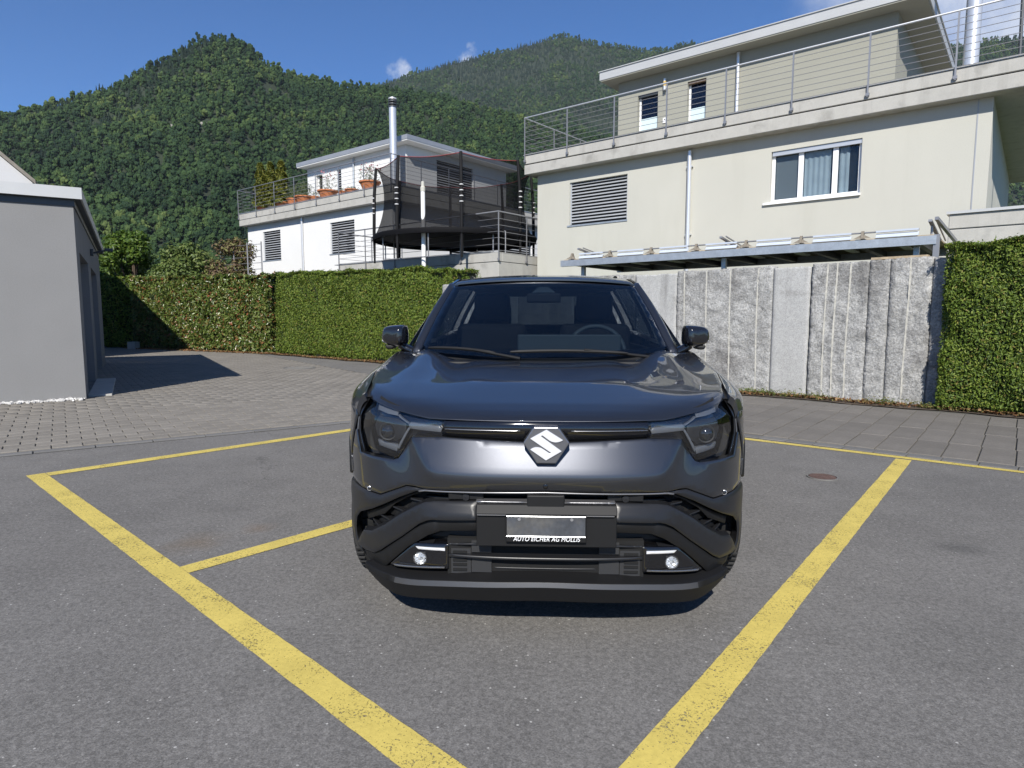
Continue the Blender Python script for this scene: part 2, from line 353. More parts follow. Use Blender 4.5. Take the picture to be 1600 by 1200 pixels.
# soil strip below wall and hedges, with dry leaves and small weeds
MAT['soil'] = M('soil', (.075, .055, .038), .95, var=[(6, .3), (60, .4)], bump=(40, .8, .01))
sm = MB()
k = 90
for i in range(k+1):
    u = -25.5 + 32*i/k
    a = st(u, 10.32 + .07*sin(u*3.1) + .05*sin(u*7.3)) if u > -6.2 else st(u, 10.62 + .06*sin(u*3.1)); b_ = st(u, 11.6)
    sm.v += [(a.x, a.y, .018), (b_.x, b_.y, .045)]
sm.f = [(2*i, 2*i+2, 2*i+3, 2*i+1) for i in range(k)]
soil = sm.build('soil', MAT['soil']); tag(soil, kind='structure')
MAT['dry_leaf'] = leaf_mat('dry_leaf', [(0, (.20, .09, .035)), (.4, (.13, .065, .03)), (.75, (.26, .16, .07)), (1, (.16, .15, .05))], .7, .1)
def cards(P, N, size, aspect, jit, name, mat, parent=None, size_var=.35, fold=.25, up=0.):
    """leaf cards: P points, N rough normals; each leaf is a folded four-corner diamond"""
    n_ = len(P); N = N + RNG.normal(0, jit, (n_, 3)); N /= np.linalg.norm(N, axis=1)[:, None] + 1e-9
    t = RNG.normal(0, 1, (n_, 3)) + np.array([0, 0, up]); t -= N*(t*N).sum(1)[:, None]; t /= np.linalg.norm(t, axis=1)[:, None] + 1e-9
    w_ = np.cross(N, t); L = size*(1 + RNG.uniform(-size_var, size_var, n_))[:, None]; W_ = L*aspect
    a = P - t*L*.5; b_ = P + w_*W_*.5 + N*L*fold*.3 - t*L*.05; c_ = P + t*L*.5 - N*L*fold*.5; d = P - w_*W_*.5 + N*L*fold*.3 - t*L*.05
    V = np.stack([a, b_, c_, d], 1).reshape(-1, 3); F = np.arange(n_*4).reshape(-1, 4)
    F = np.concatenate([F[:, [0, 1, 2]], F[:, [0, 2, 3]]])
    return from_arrays(name, V, F, mat, parent)
n_ = 5200
u_ = RNG.uniform(-22, 3.2, n_); v_ = np.where(u_ > -6.2, 10.42, 10.62) + np.abs(RNG.normal(0, .13, n_)) - .04 + .05*np.sin(u_*3.1)
P = np.stack([u_*SU.x + v_*SV.x, u_*SU.y + v_*SV.y, .035 + RNG.uniform(0, .03, n_)], 1)
o = cards(P, np.tile([0, 0, 1.], (n_, 1)), .055, .6, .45, 'leaf_litter', MAT['dry_leaf']); tag(o, 'brown dry leaves scattered along the foot of the hedges and granite wall', kind='stuff')
MAT['weed'] = leaf_mat('weed', [(0, (.09, .13, .03)), (.5, (.13, .16, .04)), (1, (.2, .18, .06))], .6, .3)
n_ = 1500; cu = RNG.choice([-4.4, -4.1, -3.7, -3.3, -1.8, -1.5, -1.2, -2.4], n_); u_ = cu + RNG.normal(0, .12, n_); v_ = 10.52 + RNG.normal(0, .05, n_)
P = np.stack([u_*SU.x + v_*SV.x, u_*SU.y + v_*SV.y, .03 + np.abs(RNG.normal(0, .04, n_))], 1)
o = cards(P, RNG.normal(0, 1, (n_, 3)), .05, .3, .2, 'weeds', MAT['weed']); tag(o, 'small green weeds growing in the soil below the granite wall', kind='stuff')

# manhole covers
MAT['rust'] = M('rusty_iron', (.10, .062, .053), .75, metal=.2, var=[(20, .25), (120, .3)], bump=(60, .5, .004))
MAT['iron'] = M('grey_iron', (.16, .155, .145), .7, metal=.1, var=[(15, .2), (90, .2)], bump=(60, .4, .004))
def cover(x, y, r, mat, z, label, pat):
    e = empty('manhole_cover', (x, y, z)); tag(e, label, 'manhole cover')
    MB().lathe([(r*1.0, -.008), (r*1.12, -.008), (r*1.12, .004), (r*1.02, .004), (r*1.02, -.008)], 40).build('frame', MAT['iron'], e, smooth=False)
    f = MB().lathe([(.0001, .002), (r*.98, .002), (r*.98, -.01)], 40)
    for k in range(-4, 5):
        hw = sqrt(max(0.01, 1 - (k/5)**2))*r*.9
        f.box(-hw, hw, k*r*.19-.006, k*r*.19+.006, .002, .005)
    f.build('lid', mat, e)
cover(2.232, 5.19, .105, MAT['rust'], .006, 'small rusty round cover set in the asphalt right of the car', 0)
cover(-6.27, 15.93, .36, MAT['iron'], .02, 'larger grey round manhole cover in the paved drive before the hedge', 1)

# ------------------------------------------------------------------ hills: ridge profile (bearing, rise) as seen on the skyline
RD = [(-900, 260), (-600, 235), (-300, 205), (0, 160), (60, 151), (150, 131), (200, 115), (250, 92), (290, 75), (320, 59), (345, 55), (375, 58), (400, 71), (430, 98), (465, 113), (500, 120), (540, 129), (590, 136), (640, 142), (700, 152), (800, 178), (900, 205), (1000, 232), (1200, 290), (1600, 350), (2600, 400)]
RM = [(-900, 330), (200, 240), (500, 165), (600, 138), (650, 122), (700, 110), (750, 100), (800, 90), (850, 78), (880, 72), (920, 85), (960, 89), (1000, 98), (1035, 94), (1058, 86), (1085, 92), (1150, 112), (1300, 120), (1480, 92), (1600, 82), (1750, 60), (2000, 90), (2600, 160)]
def ridge(tab):
    bear = np.array([math.atan((x-853.5)/1000) for x, y in tab]); rise = np.array([(497-y)/1000*cos(math.atan((x-853.5)/1000)) for x, y in tab])
    return bear, rise
def fbm(x, y, sc, seed, oct=4):
    r = np.random.default_rng(seed); out = np.zeros_like(x); amp = 1
    for o in range(oct):
        a = r.uniform(0, 2*pi, 6); ph = r.uniform(0, 2*pi, 6)
        out += amp*sum(np.sin((x*np.cos(a[i]) + y*np.sin(a[i]))/sc*(1+.35*i) + ph[i]) for i in range(6))/6
        sc /= 2.1; amp *= .5
    return out
def hill_z(bear, R, tab, R0, R1, tree_h, seed):
    bb, rr = ridge(tab); rise = np.interp(bear, bb, rr)
    t = np.clip((R-R0)/(R1-R0), 0, 1.25)
    zr = rise*R1 + 1.28 - tree_h
    prof = np.where(t <= 1, .22*t + .78*t**1.35, 1 - (t-1)*1.2)
    x, y = R*np.sin(bear), R*np.cos(bear)
    return zr*prof + fbm(x, y, (R1-R0)*.11, seed)*(R1-R0)*.018*np.clip(t*4, 0, 1)*np.clip((1.0-t)*5, 0, 1)
def hill(name, tab, R0, R1, b0, b1, nb, nr, mat, tree_h, seed):
    bs = np.linspace(b0, b1, nb); ts = np.linspace(0, 1.25, nr); B, T = np.meshgrid(bs, ts); R = R0 + (R1-R0)*T
    Z = hill_z(B, R, tab, R0, R1, tree_h, seed); Z[0] = -1
    V = np.stack([R*np.sin(B), R*np.cos(B), Z], -1).reshape(-1, 3)
    i = np.arange(nr-1)[:, None]*nb + np.arange(nb-1)[None]; F = np.stack([i, i+1, i+nb+1, i+nb], -1).reshape(-1, 4)
    return tag(from_arrays(name, V, F, mat, smooth=True), kind='structure')
MAT['forest_floor'] = M('forest_floor', (.016, .026, .011), .95, var=[(.01, .3), (.08, .3)])
hill('hill', RD, 330, 1000, radians(-62), radians(55), 150, 40, MAT['forest_floor'], 17, 3)
hill('mountain', RM, 1050, 2500, radians(-50), radians(60), 160, 40, MAT['forest_floor'], 19, 9)

# forest trees: a few shapes instanced over the slopes
def blob_tree(seed, h, r, conifer=False):
    rr = random.Random(seed); vs = []; fs = []
    if conifer:
        tiers = 8
        for k in range(tiers):
            z0 = h*(.10 + .84*k/tiers); z1 = z0 + h*.20; rad = r*(1 - k/tiers)**.85 + .15; nn = 11; o = len(vs)
            vs.append((0, 0, min(z1, h)))
            for i in range(nn):
                a = 2*pi*(i+rr.random()*.6)/nn; q = rad*rr.uniform(.6, 1.15); vs.append((q*cos(a), q*sin(a), z0 - rr.uniform(0, h*.05)))
            for i in range(nn): fs.append((o, o+1+i, o+1+(i+1) % nn))
    else:
        bmt = bmesh.new()
        for k in range(13):
            a = rr.uniform(0, 2*pi); q = r*rr.uniform(.15, .72) if k else 0; s_ = r*rr.uniform(.30, .52); zz = h*rr.uniform(.40, .84) if k else h*.6
            mt = Matrix.Translation((q*cos(a), q*sin(a), zz - q*.25)) @ Matrix.Diagonal((s_, s_, s_*rr.uniform(.7, 1.0), 1))
            res = bmesh.ops.create_icosphere(bmt, subdivisions=2, radius=1, matrix=mt)
            for v in res['verts']:
                v.co += Vector((rr.gauss(0, 1), rr.gauss(0, 1), rr.gauss(0, 1)))*s_*.17
        bmt.verts.index_update(); vs = [v.co[:] for v in bmt.verts]; fs = [[v.index for v in f.verts] for f in bmt.faces]; bmt.free()
    mb = MB(); mb.tube([(0, 0, -1.5), (0, 0, h*.6)], .22, 5, cap=False); nt = len(mb.f); mb.add(vs, fs)
    me_ = bpy.data.meshes.new('forest_tree'); me_.from_pydata(mb.v, [], mb.f); return me_
def tree_mat(name, cols, rough=.75):
    m = bpy.data.materials.new(name); m.use_nodes = True; n, l, b = nodes_of(m)
    oi = n.new("ShaderNodeObjectInfo"); r = n.new("ShaderNodeValToRGB")
    while len(r.color_ramp.elements) < len(cols): r.color_ramp.elements.new(.5)
    for i, (p, c) in enumerate(cols): r.color_ramp.elements[i].position = p; r.color_ramp.elements[i].color = rgb(c)
    pn_ = n.new("ShaderNodeTexNoise"); pn_.inputs['Scale'].default_value = .011; pn_.inputs['Detail'].default_value = 4; l.new(oi.outputs['Location'], pn_.inputs['Vector'])
    mm = n.new("ShaderNodeMapRange"); mm.inputs[1].default_value = .3; mm.inputs[2].default_value = .7; mm.inputs[3].default_value = -.28; mm.inputs[4].default_value = .42; l.new(pn_.outputs['Fac'], mm.inputs[0])
    m2 = n.new("ShaderNodeMath"); m2.operation = 'MULTIPLY_ADD'; m2.inputs[1].default_value = .85; l.new(oi.outputs['Random'], m2.inputs[0]); l.new(mm.outputs[0], m2.inputs[2]); l.new(m2.outputs[0], r.inputs[0])
    tc = n.new("ShaderNodeTexCoord"); t = n.new("ShaderNodeTexNoise"); t.inputs['Scale'].default_value = 1.1; t.inputs['Detail'].default_value = 5; l.new(tc.outputs['Object'], t.inputs[0])
    mr = n.new("ShaderNodeMapRange"); mr.inputs[1].default_value = .3; mr.inputs[2].default_value = .7; mr.inputs[3].default_value = .45; mr.inputs[4].default_value = 1.4; l.new(t.outputs['Fac'], mr.inputs[0])
    v = n.new("ShaderNodeVectorMath"); v.operation = 'SCALE'; l.new(r.outputs[0], v.inputs[0]); l.new(mr.outputs[0], v.inputs['Scale']); l.new(v.outputs[0], b.inputs['Base Color'])
    b.inputs['Roughness'].default_value = rough; b.inputs['Specular IOR Level'].default_value = .2
    bp = n.new("ShaderNodeBump"); bp.inputs['Strength'].default_value = .9; bp.inputs['Distance'].default_value = .6; l.new(t.outputs['Fac'], bp.inputs['Height']); l.new(bp.outputs[0], b.inputs['Normal'])
    return m
MAT['beech'] = tree_mat('broadleaf_crown', [(0, (.012, .030, .012)), (.35, (.021, .046, .016)), (.7, (.034, .066, .020)), (.92, (.056, .092, .026)), (1, (.082, .115, .032))])
MAT['spruce'] = tree_mat('conifer_crown', [(0, (.010, .022, .014)), (.6, (.017, .034, .019)), (1, (.028, .048, .023))])
tree_col = bpy.data.collections.new('forest_tree_kinds')
kinds = []
for k, (h, r, con) in enumerate([(13, 5.2, 0), (15, 5.0, 0), (11, 4.6, 0), (16, 4.4, 0), (15, 3.4, 1), (12, 2.9, 1)]):
    me_ = blob_tree(k+11, h, r, con); me_.materials.append(MAT['spruce' if con else 'beech'])
    o = bpy.data.objects.new('forest_tree_%s' % 'abcdef'[k], me_); tree_col.objects.link(o); kinds.append(o)
ng = bpy.data.node_groups.new('scatter_trees', 'GeometryNodeTree')
ng.interface.new_socket('Geometry', in_out='INPUT', socket_type='NodeSocketGeometry'); ng.interface.new_socket('Geometry', in_out='OUTPUT', socket_type='NodeSocketGeometry')
gi = ng.nodes.new('NodeGroupInput'); go = ng.nodes.new('NodeGroupOutput'); ip = ng.nodes.new('GeometryNodeInstanceOnPoints'); ci = ng.nodes.new('GeometryNodeCollectionInfo')
ci.inputs['Collection'].default_value = tree_col; ci.inputs['Separate Children'].default_value = True; ci.inputs['Reset Children'].default_value = True
def attr(nm, ty):
    a = ng.nodes.new('GeometryNodeInputNamedAttribute'); a.data_type = ty; a.inputs['Name'].default_value = nm; return a.outputs[0]
ng.links.new(gi.outputs[0], ip.inputs['Points']); ng.links.new(ci.outputs[0], ip.inputs['Instance']); ip.inputs['Pick Instance'].default_value = True
ng.links.new(attr('kind_index', 'INT'), ip.inputs['Instance Index']); ng.links.new(attr('turn', 'FLOAT_VECTOR'), ip.inputs['Rotation']); ng.links.new(attr('size', 'FLOAT_VECTOR'), ip.inputs['Scale'])
ng.links.new(ip.outputs[0], go.inputs[0])
def forest(name, label, tab, R0, R1, b0, b1, spacing, scale, con_bias, tmin, seed, gaps=()):
    r = np.random.default_rng(seed)
    area = .5*(R1*R1 - R0*R0)*(b1-b0); n_ = int(area/spacing**2)
    B = r.uniform(b0, b1, n_); R = np.sqrt(r.uniform(R0*R0, (R1*1.03)**2, n_)); t = (R-R0)/(R1-R0)
    keep = t > tmin
    px = 853.5 + 1000*np.tan(B); Z = hill_z(B, R, tab, R0, R1, 17 if R1 < 1500 else 19, seed); el = 497 - Z/(R*np.cos(B))*1000
    for gx, gy, gw, gh in gaps:
        keep &= ~(((px-gx)/gw)**2 + ((el-gy)/gh)**2 < 1)
    B, R, Z, t, px, el = B[keep], R[keep], Z[keep], t[keep], px[keep], el[keep]; n_ = len(B)
    x, y = R*np.sin(B), R*np.cos(B)
    f = fbm(x, y, 90, seed+1, 3) + con_bias + .6*(r.random(n_)-.5)
    con = f > .35
    kind = np.where(con, r.integers(4, 6, n_), r.integers(0, 4, n_)).astype(np.int32)
    me_ = bpy.data.meshes.new(name); me_.vertices.add(n_); me_.vertices.foreach_set('co', np.stack([x, y, Z-.5], 1).astype(np.float32).ravel())
    a = me_.attributes.new('kind_index', 'INT', 'POINT'); a.data.foreach_set('value', kind)
    a = me_.attributes.new('turn', 'FLOAT_VECTOR', 'POINT'); a.data.foreach_set('vector', np.stack([r.normal(0, .05, n_), r.normal(0, .05, n_), r.uniform(0, 6.28, n_)], 1).astype(np.float32).ravel())
    s_ = scale*np.clip(r.lognormal(-.10, .28, n_), .45, 1.45); a = me_.attributes.new('size', 'FLOAT_VECTOR', 'POINT'); a.data.foreach_set('vector', np.stack([s_*r.uniform(.85, 1.15, n_), s_*r.uniform(.85, 1.15, n_), s_*r.uniform(1.1, 1.55, n_)], 1).astype(np.float32).ravel())
    o = link(name, me_); mod = o.modifiers.new('trees', 'NODES'); mod.node_group = ng
    return tag(o, label, kind='stuff')
GAPS = [(428, 150, 16, 7), (450, 158, 8, 6), (268, 199, 7, 6), (326, 198, 10, 6), (375, 192, 5, 4)]
forest('forest', 'dense green mixed forest covering the nearer hill behind the houses', RD, 330, 1000, radians(-58), radians(52), 4.3, .50, -.02, .02, 3, GAPS)
forest('forest', 'darker grey green forest on the farther mountain at right', RM, 1050, 2500, radians(-30), radians(55), 6.6, .66, .30, .25, 9, [(678, 183, 13, 6)])
MAT['rock'] = M('pale_rock', (.25, .24, .215), .9, var=[(.3, .2), (1.5, .25)], bump=(.8, .8, .5))
def rock(px, py, tab, R0, R1, w, h, label, seed):
    b_ = math.atan((px-853.5)/1000); Rs = np.linspace(R0, R1, 400); Z = hill_z(np.full(400, b_), Rs, tab, R0, R1, 17 if R1 < 1500 else 19, seed); el = 497 - (Z-1.28)/(Rs*cos(b_))*1000
    i = int(np.argmin(abs(el-py))); R = Rs[i]
    bm = bmesh.new(); bmesh.ops.create_icosphere(bm, subdivisions=3, radius=1)
    rr = random.Random(int(px))
    for v in bm.verts:
        v.co += Vector((rr.gauss(0, 1), rr.gauss(0, 1), rr.gauss(0, 1)))*.09; v.co.x *= w; v.co.y *= 3; v.co.z *= h
    me_ = bpy.data.meshes.new('rock_outcrop'); bm.to_mesh(me_); bm.free(); o = link('rock_outcrop', me_, MAT['rock']); o.location = (R*sin(b_), R*cos(b_), Z[i]-.5); o.rotation_euler = (0, rr.uniform(-.2, .2), -b_)
    tag(o, label, 'rock')
rock(268, 202, RD, 330, 1000, 4.0, 3.2, 'small pale rock face left of the other in the hill forest', 3)
rock(326, 200, RD, 330, 1000, 7.0, 3.0, 'wider pale rock face among trees below the hill summit', 3)
rock(678, 184, RM, 1050, 2500, 14, 4.5, 'grey rock patch on the mountain slope right of the chimney', 9)
# ------------------------------------------------------------------ building materials
MAT['plaster_grey'] = M('grey_render', (.195, .194, .192), .9, var=[(1.5, .04), (60, .07)], bump=(110, .35, .006))
MAT['plaster_dark'] = M('door_leaf_grey', (.30, .31, .33), .5, var=[(3, .05)])
MAT['plaster_cream'] = M('cream_render', (.447, .44, .39), .9, var=[(.7, .035), (50, .03)], bump=(120, .25, .005))
MAT['plaster_white'] = M('white_render', (.66, .66, .65), .9, var=[(.7, .03)], bump=(120, .2, .005))
MAT['plaster_olive'] = M('grey_green_render', (.285, .28, .235), .9, var=[(.7, .035), (50, .03)], bump=(120, .25, .005))
MAT['concrete'] = M('pale_concrete', (.385, .375, .345), .88, var=[(.8, .07), (5, .06), (40, .05)], bump=(60, .25, .006), tint=((.25, .243, .22), 2.2, .56, .78))
MAT['fascia'] = M('sheet_metal_pale', (.46, .46, .45), .45, metal=.2, var=[(2, .04)])
MAT['fascia_grey'] = M('sheet_metal_grey', (.33, .34, .36), .45, metal=.4, var=[(2, .06)])
MAT['galv'] = M('galvanised_steel', (.40, .43, .46), .45, metal=.6, var=[(9, .14), (50, .1)])
MAT['steel'] = M('stainless_steel', (.66, .66, .66), .33, metal=.55, var=[(6, .04)])
MAT['rail'] = M('rail_steel', (.27, .27, .28), .4, metal=.5)
MAT['anthracite'] = M('anthracite_metal', (.06, .065, .07), .45, metal=.3)
MAT['pvc'] = M('white_window_frame', (.78, .78, .78), .35)
MAT['blind'] = M('blind_slat_grey', (.46, .48, .51), .4, metal=.35)
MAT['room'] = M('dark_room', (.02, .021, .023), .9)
MAT['curtain'] = M('pale_curtain', (.62, .66, .68), .9, var=[(4, .1)])
MAT['frosted'] = M('frosted_film', (.55, .66, .68), .35, var=[(3, .04)])
MAT['pane'] = glass_mat('window_glass', (.72, .76, .78), 1.52)
MAT['wood_dark'] = M('brown_timber', (.12, .08, .05), .7, var=[(20, .3)])
MAT['wood'] = M('weathered_timber', (.34, .27, .18), .8, var=[(14, .25)])
MAT['wood_grey'] = M('grey_timber', (.19, .165, .13), .8, var=[(14, .25)])
MAT['terracotta'] = M('terracotta', (.42, .15, .06), .8, var=[(6, .15)])
MAT['white_plate'] = M('white_coated_plate', (.46, .50, .56), .25, var=[(4, .05)])
MAT['black_plastic'] = M('black_plastic', (.018, .018, .019), .5)
MAT['granite_rough'] = M('split_granite', (.30, .298, .288), .92, var=[(1.6, .18), (9, .25), (38, .42), (110, .32)], bump=(26, .8, .028), tint=((.14, .135, .13), 1.3, .50, .76))
MAT['granite_fine'] = M('bush_hammered_granite', (.36, .36, .35), .9, var=[(1.2, .10), (14, .08), (70, .28), (150, .25)], bump=(90, .6, .006), tint=((.20, .195, .185), 2.6, .56, .80))
MAT['seam'] = M('drill_groove', (.44, .425, .375), .9, var=[(20, .25)])

def streaks(name, col, amount, sx=5., top=None):
    """rain streaks: noise stretched downwards mixed over the base colour"""
    n, l, b = nodes_of(MAT[name]); src = b.inputs['Base Color'].links[0].from_socket
    tc = n.new("ShaderNodeTexCoord"); mp = n.new("ShaderNodeMapping"); mp.inputs['Scale'].default_value = (sx, sx, .22); l.new(tc.outputs['Object'], mp.inputs[0])
    t = n.new("ShaderNodeTexNoise"); t.inputs['Scale'].default_value = 1.0; t.inputs['Detail'].default_value = 5; t.inputs['Roughness'].default_value = .65; l.new(mp.outputs[0], t.inputs[0])
    mr = n.new("ShaderNodeMapRange"); mr.inputs[1].default_value = .52; mr.inputs[2].default_value = .78; mr.inputs[4].default_value = amount; l.new(t.outputs['Fac'], mr.inputs[0]); f = mr.outputs[0]
    if top:
        sp = n.new("ShaderNodeSeparateXYZ"); l.new(tc.outputs['Object'], sp.inputs[0]); m2 = n.new("ShaderNodeMapRange"); m2.inputs[1].default_value = top[0]; m2.inputs[2].default_value = top[1]; m2.inputs[3].default_value = .12; m2.inputs[4].default_value = 1; l.new(sp.outputs[2], m2.inputs[0])
        mu = n.new("ShaderNodeMath"); mu.operation = 'MULTIPLY'; l.new(f, mu.inputs[0]); l.new(m2.outputs[0], mu.inputs[1]); f = mu.outputs[0]
    mx = n.new("ShaderNodeMix"); mx.data_type = 'RGBA'; l.new(f, mx.inputs['Factor']); l.new(src, mx.inputs['A']); mx.inputs['B'].default_value = rgb(col); l.new(mx.outputs['Result'], b.inputs['Base Color'])
streaks('granite_rough', (.06, .057, .052), .85, 5, (.7, 2.1)); streaks('granite_fine', (.09, .085, .08), .8, 6, (1.2, 2.15))
streaks('concrete', (.20, .19, .17), .5, 3.5); streaks('plaster_cream', (.36, .35, .30), .35, 1.6); streaks('plaster_grey', (.15, .148, .14), .35, 1.6)
def wall_grid(x0, x1, z0, z1, holes, depth=.16, y=0.0):
    """wall face at plane y with real openings (x0,x1,z0,z1) and reveals going back by depth; local frame, -y faces the viewer"""
    mb = MB(); xs = sorted({x0, x1, *[h[0] for h in holes], *[h[1] for h in holes]}); zs = sorted({z0, z1, *[h[2] for h in holes], *[h[3] for h in holes]})
    idx = {}
    def vid(x, z):
        if (x, z) not in idx: idx[(x, z)] = len(mb.v); mb.v.append((x, y, z))
        return idx[(x, z)]
    for i in range(len(xs)-1):
        for j in range(len(zs)-1):
            cx, cz = (xs[i]+xs[i+1])/2, (zs[j]+zs[j+1])/2
            if any(h[0] < cx < h[1] and h[2] < cz < h[3] for h in holes): continue
            mb.f.append((vid(xs[i], zs[j]), vid(xs[i+1], zs[j]), vid(xs[i+1], zs[j+1]), vid(xs[i], zs[j+1])))
    for h in holes:
        a, b, c, d = h; o = len(mb.v)
        mb.v += [(a, y, c), (b, y, c), (b, y, d), (a, y, d), (a, y+depth, c), (b, y+depth, c), (b, y+depth, d), (a, y+depth, d)]
        mb.f += [(o, o+1, o+5, o+4), (o+1, o+2, o+6, o+5), (o+2, o+3, o+7, o+6), (o+3, o, o+4, o+7)]
    return mb
def slatted(parent, x0, x1, z0, z1, y, n, side='y'):
    """external blind: a dark pane behind, slats as parts of the window"""
    w = MB(); w.box(x0+.002, x1-.002, y+.09, y+.12, z0+.002, z1-.002); win = w.build('window', MAT['room'], parent)
    for xx in (x0+.02, x1-.02): MB().box(xx-.018, xx+.018, y+.02, y+.06, z0+.03, z1-.003).build('guide_rail', MAT['blind'], win)
    s = MB(); h = (z1-z0-.06)/n
    s.add([(x0+.04, -.028, -.022), (x1-.04, -.028, -.022), (x1-.04, .024, .024), (x0+.04, .024, .024), (x0+.04, -.024, -.027), (x1-.04, -.024, -.027), (x1-.04, .028, .019), (x0+.04, .028, .019)],
          [(0, 1, 2, 3), (7, 6, 5, 4), (0, 4, 5, 1), (2, 6, 7, 3), (1, 5, 6, 2), (3, 7, 4, 0)])
    s0_ = s.build('slat', MAT['blind'], win)
    for k in range(n):
        o = s0_ if k == 0 else share(s0_); o.location = (0, y+.045, z0+.05+h*(k+.5))
    b = MB(); b.box(x0-.07, x1+.02, y-.05, y+.09, z0-.045, z0+.001); b.build('sill', MAT['galv'], win)
    return win
def railing(parent, pts, z_foot, z_top, spacing, nw=8, foot=.30, r=.021, first_off=.0, brace=True, wires_end=True):
    """steel railing along local points: top rail object with posts and wires as parts"""
    P = [Vector((p[0], p[1], 0)) for p in pts]
    top = MB().tube([(p.x, p.y, z_top) for p in P], r, 8).build('railing', MAT['steel' if parent.get('bright_rail') else 'rail'], parent, smooth=True)
    post = MB(); post.box(-.016, .016, -.011, .011, z_foot-foot, z_top-.01); post.box(-.035, .035, -.02, .03, z_foot-foot+.02, z_foot-foot+.08); post0 = post.build('post', MAT['rail'], top)
    used = False
    for i in range(len(P)-1):
        d = P[i+1]-P[i]; L = d.length; n = max(1, round(L/spacing)); a = math.atan2(d.y, d.x)
        for k in range(n+1):
            if i > 0 and k == 0: continue
            q = P[i] + d*(k/n); o = post0 if not used else share(post0); used = True
            o.location = (q.x, q.y, 0); o.rotation_euler = (0, 0, a)
    for k in range(nw):
        z = z_foot + .04 + (z_top - z_foot - .06)*k/nw
        MB().tube([(p.x, p.y, z) for p in P], .007, 5).build('wire', MAT['rail'], top)
    return top

# ------------------------------------------------------------------ garage on the left
gar = empty('garage', (-7.208, 9.603, 0), radians(33.8)); tag(gar, 'low grey rendered garage with pale metal roof edge at left', 'garage')
# local: x = -left along the front, y = back along the door side
GL, GW, GH = 9.4, 6.5, 3.07
mb = wall_grid(-GW, 0, 0, GH, []); mb.build('wall', MAT['plaster_grey'], gar)
# door side (faces +x): openings recessed
mb = wall_grid(0, GL, 0, GH, [(.75, 3.3, .0, 2.35), (4.3, 7.0, .0, 2.35)], .30)
o = mb.build('wall', MAT['plaster_grey'], gar); o.rotation_euler = (0, 0, pi/2)
for a, b_ in ((.75, 3.3), (4.3, 7.0)):
    dm = MB(); dm.box(a-.01, b_+.01, .30, .34, 0, 2.36); d = dm.build('door', MAT['plaster_dark'], gar); d.rotation_euler = (0, 0, pi/2)
    pm = MB(); pw = 2.35/5
    for k in range(5): pm = MB(); pm.box(a+.03, b_-.03, .28, .305, k*pw+.012, (k+1)*pw-.012); pm.build('panel', MAT['plaster_dark'], d)
mb = MB(); mb.box(-GW, -.004, GL-.2, GL, 0, GH); mb.build('wall', MAT['plaster_grey'], gar); 
mb = MB(); mb.box(-GW, -GW+.2, .004, GL-.21, 0, GH); mb.build('wall', MAT['plaster_grey'], gar)
mb = MB(); mb.box(-GW-.1, .10, -.10, GL+.1, GH-.005, GH+.02); mb.build('roof', MAT['anthracite'], gar)
mb = MB(); mb.box(-GW-.12, -1.50, -.125, -.10, GH+.0, GH+.17); mb.box(-1.494, .125, -.125, -.10, GH, GH+.17); mb.box(.10, .125, -.099, GL+.12, GH, GH+.17); mb.build('roof_edge', MAT['fascia'], gar)
mb = MB(); mb.box(-GW, .02, -.02, -.002, GH-.10, GH-.006); mb.box(.002, .02, -.001, GL, GH-.10, GH-.006); mb.build('shadow_joint', MAT['anthracite'], gar)
# step at the door side and lamp bracket
mb = MB(); mb.box(.005, .34, .32, 3.6, .005, .045); mb.build('threshold', MAT['concrete'], gar, bevel=.01)
mb = MB(); mb.box(.002, .06, 4.45, 4.56, 2.60, 2.74); mb.tube([(.05, 4.5, 2.66), (.30, 4.5, 2.73)], .022, 8); mb.box(.27, .42, 4.44, 4.56, 2.71, 2.77); mb.build('wall_lamp', MAT['anthracite'], gar, bevel=.008)

# gravel strip at the garage foot
MAT['gravel'] = M('white_gravel', (.50, .49, .47), .9, island=.4)
bm = bmesh.new(); gu = Vector((cos(radians(33.8)), sin(radians(33.8)), 0)); gv = Vector((-gu.y, gu.x, 0)); G0 = Vector((-7.208, 9.603, 0))
for k in range(420):
    q = G0 + gu*random.uniform(-3.2, -.02)**1 - gv*abs(random.gauss(.06, .07)); s_ = random.choice([.012, .016, .02, .03]) if random.random() < .97 else .05
    r_ = bmesh.ops.create_icosphere(bm, subdivisions=1, radius=s_, matrix=Matrix.Translation((q.x, q.y, .018+s_*.3)) @ Matrix.Diagonal((random.uniform(.8, 1.5), random.uniform(.7, 1.3), .7, 1)))
    for v in r_['verts']: v.co += Vector((random.gauss(0, 1), random.gauss(0, 1), random.gauss(0, 1)))*s_*.16
me_ = bpy.data.meshes.new('gravel'); bm.to_mesh(me_); bm.free(); o = link('gravel', me_, MAT['gravel']); tag(o, 'pale gravel strip along the foot of the grey garage wall', kind='stuff')

# gabled neighbour behind the garage
nb = empty('neighbour_house', (-14.75, 18.1, 0), radians(33.8)); tag(nb, 'pale gabled house peeking over the garage roof at far left', 'house')
mb = MB(); mb.prism([(-9, 0), (0, 0), (0, 5.15), (-4.5, 9.4), (-9, 5.15)], 0, 9); mb.build('wall', M('offwhite_render', (.50, .50, .50), .9, var=[(1, .04)]), nb)
mb = MB(); sl = (9.4-5.15)/4.5
for sgn in (1, -1):
    xe = .08 if sgn > 0 else -9.08; ze = 5.15 - sl*.08
    mb.prism([(xe, ze+.02), (-4.5, 9.42), (-4.5, 9.54), (xe, ze+.14)], -.10, 9.1)
mb.build('roof', M('brown_roof', (.20, .18, .15), .8, var=[(8, .2)]), nb)
mb = MB(); mb.prism([(-1.15, 4.55), (-.55, 4.55), (-1.15, 5.35)], -.012, .05); w_ = mb.build('window', MAT['anthracite'], nb)

